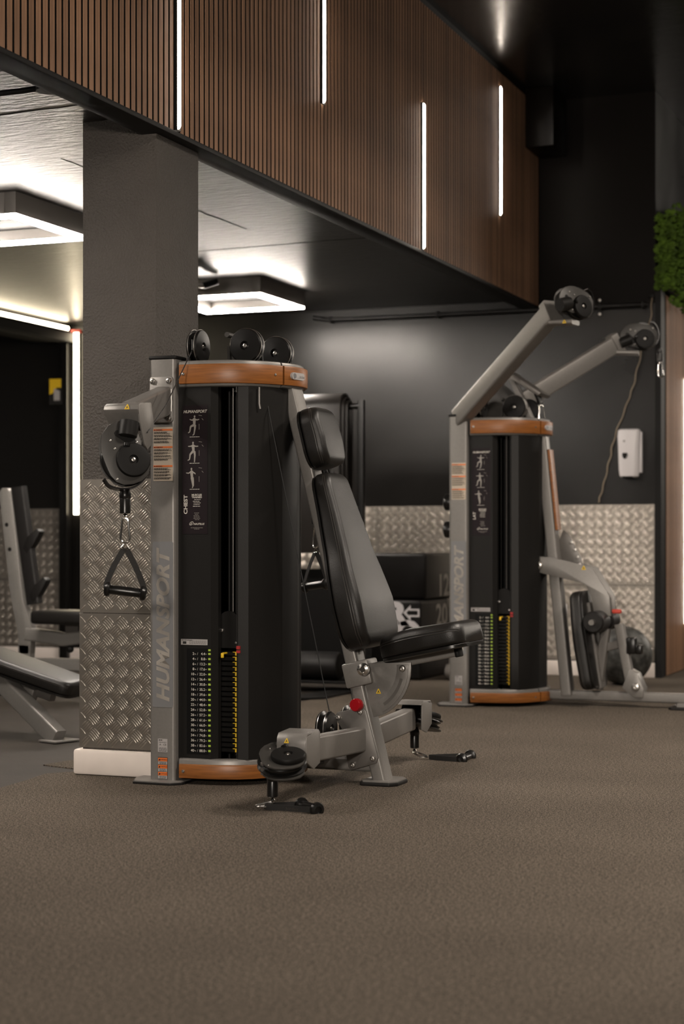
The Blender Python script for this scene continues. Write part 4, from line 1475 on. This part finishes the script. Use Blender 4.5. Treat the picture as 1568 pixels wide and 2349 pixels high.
Q0, Q1 = V((0.390, 0, 1.470)), V((0.535, 0, 0.055))
fp2 = part('front_post', MB().bar(Q0, Q1, 0.085, 0.060, up=(1, 0, .1), r=.010), 'silver', m2)
q0, q1 = Q0 + (Q1 - Q0) * .055 + V((0.038, 0, 0)), Q0 + (Q1 - Q0) * .365 + V((0.038, 0, 0))
part('wood_trim', MB().bar(q0, q1, 0.082, 0.014, up=(1, 0, .1), r=.003), 'orangewood', m2)
part('floor_rail', MB().bar((0.40, 0, 0.055), (1.62, 0, 0.055), 0.06, 0.052, r=.010), 'silver', m2)
part('foot_plate', MB().prism([(1.10, -0.09), (1.12, -0.11), (1.23, -0.11), (1.25, -0.09), (1.25, 0.11), (1.10, 0.11)], (0, 0, 0), (1, 0, 0), (0, 1, 0), (0, 0, 1), 0.014, .003), 'rubberblack', m2)
part('foot_block', MB().b2((1.14, -0.07, 0.012), (1.21, 0.09, 0.032)), 'silver', m2)
sh = [(0.361, 0.758), (0.369, 0.792), (0.395, 0.808), (0.443, 0.805), (0.535, 0.788), (0.685, 0.749), (0.780, 0.594), (0.787, 0.490), (0.700, 0.490), (0.680, 0.590),
      (0.655, 0.650), (0.625, 0.668), (0.511, 0.694), (0.400, 0.720), (0.372, 0.732)]
for s in (-1, 1):
    mir = s > 0
    def fl(m):
        return m.mirrored() if mir else m
    pa = part('thigh_arm', fl(MB().prism(sh, (0, -0.062, 0), (1, 0, 0), (0, 0, 1), (0, -1, 0), 0.012, .001)), 'silver', m2, angle=25)
    bolts(pa, [((0.392, -0.074, 0.762), (0, -1, 0), 0.022)], mir=mir)
    if not mir:
        tri_sign(pa, (0.64, -0.0745, 0.738), (1, 0, 0), (0, 0, 1), (0, -1, 0), .024)
part('pivot_tube', MB().cyl((0.392, -0.062, 0.762), (0.392, 0.062, 0.762), 0.02), 'steel', m2)
gus = [(0.43, 0.70), (0.47, 0.88), (0.50, 0.955), (0.53, 0.93), (0.60, 0.80), (0.62, 0.70)]
gp_ = part('adjuster_plate', MB().prism(gus, (0, 0.035, 0), (1, 0, 0), (0, 0, 1), (0, 1, 0), 0.008, .001), 'silver_dk', m2)
bolts(gp_, [((a, 0.0345, b), (0, -1, 0), 0.009) for a, b in ((0.545, 0.885), (0.565, 0.845), (0.580, 0.805), (0.592, 0.765))], 'adjuster_pin')
# thigh roller
for s in (-1, 1):
    part('thigh_roller', MB().lathe([(0.02, 0), (0.050, 0.0), (0.058, 0.008), (0.058, 0.175), (0.050, 0.185), (0.02, 0.185)], (0.722, s * 0.03, 0.462), (0, s, 0), 28), 'rubberblack', m2)
part('roller_bar', MB().cyl((0.722, -0.25, 0.462), (0.722, 0.25, 0.462), 0.015), 'steel', m2)
part('red_tip', MB().box((0.815, -0.05, 0.515), (0.05, 0.03, 0.022), .006), 'redcap', m2)
# tipped seat on its struts
SA2 = V((0.157, 0, -0.988)).normalized()
SN2 = V((-0.988, 0, -0.157))
upholster(m2, 'seat', V((0.640, 0, 0.625)), SA2, SN2, WY, 0.53, [(0, .13), (.2, .17), (.53, .17)], [(0, .06), (.3, .07), (.53, .065)], rend=.05)
part('seat_plate', MB().bar((0.660, 0, 0.56), (0.725, 0, 0.10), 0.12, 0.02, up=(1, 0, .1), r=.004), 'silver_dk', m2)
part('seat_strut', MB().bar((0.745, 0, 0.42), (0.700, 0, 0.09), 0.05, 0.05, up=(1, 0, 0), r=.006), 'silver_dk', m2)
part('seat_strut', MB().bar((0.818, 0, 0.445), (0.885, 0, 0.10), 0.05, 0.05, up=(1, 0, 0), r=.006), 'silver', m2)
part('seat_strut', MB().bar((0.70, 0, 0.300), (0.84, 0, 0.345), 0.04, 0.045, r=.006), 'silver_dk', m2)
br2 = part('strut_bracket', MB().prism([(0.842, 0.105), (0.885, 0.205), (0.925, 0.185), (0.960, 0.105), (0.955, 0.055), (0.905, 0.055)], (0, -0.05, 0), (1, 0, 0), (0, 0, 1), (0, 1, 0), 0.10, .004), 'silver', m2)
bolts(br2, [((0.918, -0.05, 0.112), (0, -1, 0), 0.022)])
part('strut_latch', MB().box((0.885, 0, 0.33), (0.05, 0.06, 0.09), .008).box((0.925, 0, 0.31), (0.035, 0.05, 0.05), .006), 'black_gloss', m2)
# rubber bumpers on the back of the rear post
for zz in (1.105, 0.955):
    part('bumper', MB().lathe([(0.014, 0), (0.040, 0.004), (0.046, 0.025), (0.044, 0.040), (0.028, 0.050), (0.004, 0.050)], (-0.052, -0.22, zz), (-1, 0, 0), 22), 'black_gloss', m2)

# ---------------------------------------------------------------- things along the back wall
t = thing('soap_dispenser', 'white soap dispenser on the black back wall at the right', 'dispenser', (-2.378, YB, 1.306))
bd = MB()
sec = []
for zz, hw, dp in ((0.0, .052, .075), (.008, .060, .088), (.05, .064, .098), (.20, .068, .104), (.27, .072, .104), (.305, .070, .098), (.314, .062, .085)):
    sec.append([V((p[0], -dp / 2 + p[1] * dp / .1, zz)) for p in rrect(hw * 2, .1, .03)])
bd.loft(sec)
part('dispenser_cover', bd, 'dispenser', t)
part('back_plate', MB().b2((-0.066, -0.03, 0.03), (0.080, -0.0005, 0.300), .006), 'dispenser', t)
part('level_window', MB().prism([(-.020, .158), (.010, .158), (.012, .142), (.004, .126), (-.006, .118), (-.016, .126), (-.022, .142)], (-0.012, -0.103, 0), (1, 0, 0), (0, 0, 1), (0, -1, 0), .004), 'clear', t)
part('indicator', MB().cyl((-.022, -.103, .235), (-.022, -.106, .235), .008, n=14), 'labelgrey', t)
part('push_bar', MB().b2((-.04, -.085, -.004), (.03, -.02, .012), .004), 'black', t)
t = thing('hanging_wire', 'thin twisted wire hanging loosely down the back wall beside the soap dispenser', 'wire', (-2.238, YB - .02, 0))
pts = crom([(0, 0, 2.481), (-.006, 0, 2.34), (-.063, -.01, 2.129), (-.114, -.01, 1.918), (-.165, 0, 1.777), (-.240, 0, 1.579), (-.280, 0, 1.409), (-.322, 0, 1.238), (-.351, 0, 1.145)], 10)
pts = [p + V((math.sin(i * .9) * .004, math.cos(i * 1.1) * .004, 0)) for i, p in enumerate(pts)]
part('twisted_wire', MB().tube(pts, 0.0038, 6), 'cord', t)
part('wire_clip', MB().b2((-.02, -.012, 2.475), (.02, .018, 2.50), .003), 'black', t)
t = thing('wall_socket', 'small white wall socket low on the tread plate behind the right machine', 'socket', (-2.845, YB - 0.0055, 0.43))
part('cover_plate', MB().b2((-.043, -.010, -.043), (.043, 0, .043), .003), 'dispenser', t)
part('rocker', MB().b2((-.012, -.014, -.02), (.012, -.008, .02), .002), 'labelgrey', t)
t = thing('wall_poster', 'small yellow and black notice on the back wall beside the warm LED strip', 'notice', (-6.655, YB, 1.90))
part('board', MB().b2((-0.05, -0.070, 0.0), (0.05, -0.0585, 0.19)), 'inkblack', t)
part('yellow_field', MB().prism([(-.048, .19), (.05, .19), (.05, .125), (.012, .125), (-.02, .085), (-.048, .075)], (0, -.0705, 0), (1, 0, 0), (0, 0, 1), (0, -1, 0), .001), 'yellow', t)
part('picture', MB().prism([(-.01, .03), (.04, .03), (.04, .10), (-.01, .12)], (0, -.0720, 0), (1, 0, 0), (0, 0, 1), (0, -1, 0), .0008), 'labelgrey', t)
part('standoff', MB().b2((-.02, -.0585, .06), (.02, -.0005, .13)), 'black', t)
t = thing('medicine_ball', 'grey marbled medicine ball on the floor beside the wooden slats', 'ball', (-2.30, 10.72, 0))
part('ball', MB().sphere((0, 0, 0.183), 0.183, 32, 18), 'ball', t, angle=60)
part('valve', MB().cyl((0.05, -0.176, 0.183), (0.052, -0.186, 0.183), .012), 'black', t)


# soft plyo boxes
def plyo(label, loc, sx, sy, h, num, logo=False):
    t = thing('plyo_box', label, 'plyo box', loc, 0, 'soft plyo boxes')
    part('box_body', MB().box((0, 0, h / 2), (sx, sy, h), 0.022, seg=3), 'vinyl', t)
    nb = MB()
    ctext(nb, num, (sx / 2 + .0012, sy * .20, h * (.80 if logo else .30)), 0.20, R=FRONT, bold=.02, wide=1.25)
    ctext(nb, '"', (sx / 2 + .0012, sy * .44, h * (.86 if logo else .40)), 0.18, R=FRONT, bold=.02)
    part('number_print', nb, 'inkgrey', t)
    if logo:
        lg = MB()
        y = -sy / 2 - .0012
        ctext(lg, 'R', (sx / 2 - .150, y, 0.428), 0.20, bold=.055, wide=1.15)
        ctext(lg, 'O', (sx / 2 - .085, y, 0.312), 0.19, bold=.055, wide=1.05)
        ctext(lg, 'G', (sx / 2 - .225, y, 0.312), 0.19, bold=.055, wide=1.05)
        part('logo_print', lg, 'dispenser', t)
        ar = MB()
        op = [(-.055, 0), (-.005, .050), (-.005, .026), (.055, .026), (.055, -.026), (-.005, -.026), (-.005, -.050)]
        ip = [(-.034, 0), (-.016, .020), (-.016, .014), (.043, .014), (.043, -.014), (-.016, -.014), (-.016, -.020)]
        ax_, az_ = sx / 2 - .062, 0.432
        vs_ = [(ax_ + p[0], y, az_ + p[1]) for p in op] + [(ax_ + p[0], y, az_ + p[1]) for p in ip]
        ar.add(vs_, [(i, (i + 1) % 7, 7 + (i + 1) % 7, 7 + i) for i in range(7)])
        part('arrow_print', ar, 'dispenser', t)
    return t


plyo('black soft plyo box with big white letters, the lower box behind the bench', (-3.945, 10.86, 0), 0.76, 0.62, 0.51, '20', True)
plyo('black soft plyo box, the upper one of the stack behind the bench', (-3.935, 10.93, 0.512), 0.74, 0.56, 0.30, '12')

# mats over a free-standing rack
RX, RY = -4.06, 9.75
t = thing('mat_rack', 'black free-standing mat rack behind the bench', 'rack', (RX, RY, 0))
for xx in (0.385, -0.42):
    part('rack_post', MB().bar((xx, 0.02, 0.01), (xx, 0.02, 1.735), 0.035, 0.040, up=(1, 0, 0), r=.005), 'black_gloss', t)
    part('rack_foot', MB().prism([(xx - .20, -.78), (xx + .02, -.62), (xx + .03, .30), (xx - .06, .30)] if xx > 0 else [(xx - .03, -.42), (xx + .03, -.42), (xx + .03, .30), (xx - .03, .30)], (0, 0, 0), (1, 0, 0), (0, 1, 0), (0, 0, 1), .014, .003), 'black', t)
part('rack_bar', MB().cyl((-0.42, 0.02, 1.700), (0.385, 0.02, 1.700), 0.018), 'black_gloss', t)
part('rack_shelf', MB().b2((-0.42, -0.20, 0.050), (0.37, 0.20, 0.066), .003), 'black', t)
part('rack_mesh', MB().b2((-0.40, 0.195, 0.10), (0.385, 0.200, 0.72)), 'black', t)


def hung_mat(label, rad, zf, zb, x0, x1, loc, m):
    th = 0.014
    prof_o, prof_i = [], []
    cz = 1.700
    prof_o.append((-rad - th, zf))
    prof_i.append((-rad, zf))
    prof_o.append((-rad - th - .01, (zf + cz) / 2))
    prof_i.append((-rad - .01, (zf + cz) / 2))
    for a in range(180, -1, -15):
        ca, sa = math.cos(math.radians(a)), math.sin(math.radians(a))
        prof_o.append(((rad + th) * ca, cz + (rad + th) * sa * .8))
        prof_i.append((rad * ca, cz + rad * sa * .8))
    prof_o.append((rad + th, zb))
    prof_i.append((rad, zb))
    ob = part('exercise_mat', MB().prism(prof_o + list(reversed(prof_i)), (x0, 0, 0), (0, 1, 0), (0, 0, 1), (1, 0, 0), x1 - x0, .002), m)
    ob.location = loc
    tag(ob, label, 'mat', 'mats over the rack')
    return ob


hung_mat('thick black exercise mat draped over the rack, outermost of the folded mats', 0.086, 0.82, 0.95, -0.36, 0.285, (RX, RY + .02, 0), 'matpad')
hung_mat('black exercise mat folded beneath the outer mat on the rack', 0.060, 0.98, 0.98, -0.34, 0.300, (RX, RY + .02, 0), 'matpad')
hung_mat('innermost black exercise mat hanging directly on the rack bar', 0.034, 1.10, 1.10, -0.32, 0.315, (RX, RY + .02, 0), 'matpad')
t = thing('foam_roller', 'black foam roller lying on the rack shelf behind the machine', 'foam roller', (RX, RY - .1, 0.0665))
part('roller_body', MB().lathe([(0.060, -.30), (.078, -.295), (.083, -.28), (.083, .28), (.078, .295), (.060, .30)], (0.0, 0, .0835), (1, 0, 0), 28), 'rubberblack', t)
part('roller_core', MB().lathe([(.050, -.298), (.052, -.302), (.052, .302), (.050, .298)], (0.0, 0, .0835), (1, 0, 0), 20), 'black', t)
t = thing('foam_roller', 'pale grey foam roller lying on the floor beside the plyo boxes', 'foam roller', (-3.30, 10.72, 0))
part('roller_body', MB().lathe([(0.035, -.15), (.047, -.145), (.05, -.13), (.05, .13), (.047, .145), (.035, .15)], (0, 0, .0505), (1, 0, 0), 26), 'greyfoam', t)
part('roller_core', MB().lathe([(.028, -.152), (.030, -.156), (.030, .156), (.028, .152)], (0, 0, .0505), (1, 0, 0), 20), 'black', t)
# ---------------------------------------------------------------- benches at the far left
t = thing('adjustable_bench', 'low padded bench with a curved silver leg, left of the pillar', 'bench', (-4.35, 6.98, 0))
BA = V((0.962, 0, -0.272)).normalized()
BN = V((0.272, 0, 0.962)).normalized()
upholster(t, 'bench_pad', V((-0.75, 0, 0.492)), BA, BN, WY, 1.145, [(0, .14), (.9, .14), (1.145, .128)], [(0, .06), (1.145, .06)], rend=.05)
part('pad_rail', MB().bar(V((-0.62, 0.0, 0.420)), V((0.215, 0.0, 0.183)), 0.05, 0.05, up=BN, r=.006), 'silver_dk', t)
part('pad_bracket', MB().box((0.11, -0.03, 0.190), (0.055, 0.05, 0.06), .003, Matrix((BA, WY, BN)).transposed()), 'silver', t)
part('pull_knob', MB().lathe([(0.008, 0), (0.008, .03), (.018, .035), (.020, .05), (.014, .062), (.004, .064)], (0.06, -0.03, 0.215), (-0.8, -.5, 0.1), 20), 'redcap', t)
lg = crom([(-0.60, 0.02, 0.30), (-0.25, 0.0, 0.290), (-0.06, -0.03, 0.262), (0.03, -0.06, 0.205), (0.345, -0.175, 0.010)], 8)
mb = MB()
sec = rrect(0.062, 0.085, .010)
rings = []
for i, p in enumerate(lg):
    d = (lg[min(i + 1, len(lg) - 1)] - lg[max(i - 1, 0)]).normalized()
    sd = d.cross(UP).normalized()
    uu = sd.cross(d)
    rings.append([p + sd * a + uu * b for a, b in sec])
part('bench_leg', mb.loft(rings), 'silver', t)
part('foot_plate', MB().box((0.352, -0.178, 0.004), (0.115, 0.15, 0.008), .002, Matrix.Rotation(-.35, 3, 'Z')), 'silver', t)
part('rear_leg', MB().bar((-0.55, 0.02, 0.35), (-0.75, 0.02, 0.0), 0.06, 0.08, up=(1, 0, 0), r=.008), 'silver', t)

t = thing('bench_rack', 'silver barbell bench with black hooked uprights at the far left', 'bench', (-5.32, 8.6, 0))
UA, UB = V((-0.075, 0, 1.175)), V((0.055, 0, 0.33))
up_ = [(-0.115, 1.165), (-0.095, 1.195), (-0.06, 1.195), (-0.035, 1.165), (0.045, 0.55), (0.100, 0.40), (0.090, 0.25), (0.02, 0.25), (0.005, 0.40), (-0.035, 0.56)]
part('upright', MB().prism(up_, (0, -0.03, 0), (1, 0, 0), (0, 0, 1), (0, 1, 0), 0.06, .004), 'silver', t)
for zz, xx in ((0.985, -0.062), (0.845, -0.042)):
    part('peg_hole', MB().cyl((xx, -0.0305, zz), (xx, -0.028, zz), .012, n=14), 'black', t)
part('upright_guard', MB().bar((0.000, 0, 1.20), (0.105, 0, 0.535), 0.055, 0.085, up=(1, 0, .15), r=.014), 'rubberblack', t)
for zz in (0.86, 0.585):
    xx = 0.06 + (0.86 - zz) * .155
    part('bar_hook', MB().prism([(xx - .02, zz - .01), (xx + .01, zz + .055), (xx + .075, zz + .105), (xx + .095, zz + .085), (xx + .05, zz + .01), (xx + .01, zz - .04)], (0, -.03, 0), (1, 0, 0), (0, 0, 1), (0, 1, 0), .06, .006), 'rubberblack', t)
part('bench_seat', MB().box((0.37, 0.0, 0.465), (0.42, 0.30, 0.075), .02, seg=3), 'leather', t)
part('seat_post', MB().b2((0.32, -.03, .36), (0.40, .03, .44)), 'silver_dk', t)
fr_ = MB()
pts = crom([(0.06, 0, 0.365), (0.25, 0, 0.345), (0.33, 0, 0.340), (0.60, 0, 0.39)], 6)
rings = []
sec = rrect(.07, .075, .012)
for i, p in enumerate(pts):
    d = (pts[min(i + 1, len(pts) - 1)] - pts[max(i - 1, 0)]).normalized()
    sd = d.cross(UP).normalized()
    uu = sd.cross(d)
    rings.append([p + sd * a + uu * b for a, b in sec])
part('seat_frame', fr_.loft(rings), 'silver', t)
part('base_frame', MB().bar((0.05, 0, 0.30), (0.05, 0, 0.0), .06, .08, up=(1, 0, 0)).bar((-.2, 0, .19), (0.60, 0, .20), .06, .07), 'silver', t)
part('knob', MB().sphere((0.345, -.02, .285), .022, 14, 8), 'black', t)
part('cross_foot', MB().bar((-.2, -.5, .03), (-.2, .5, .03), .06, .05), 'silver_dk', t)
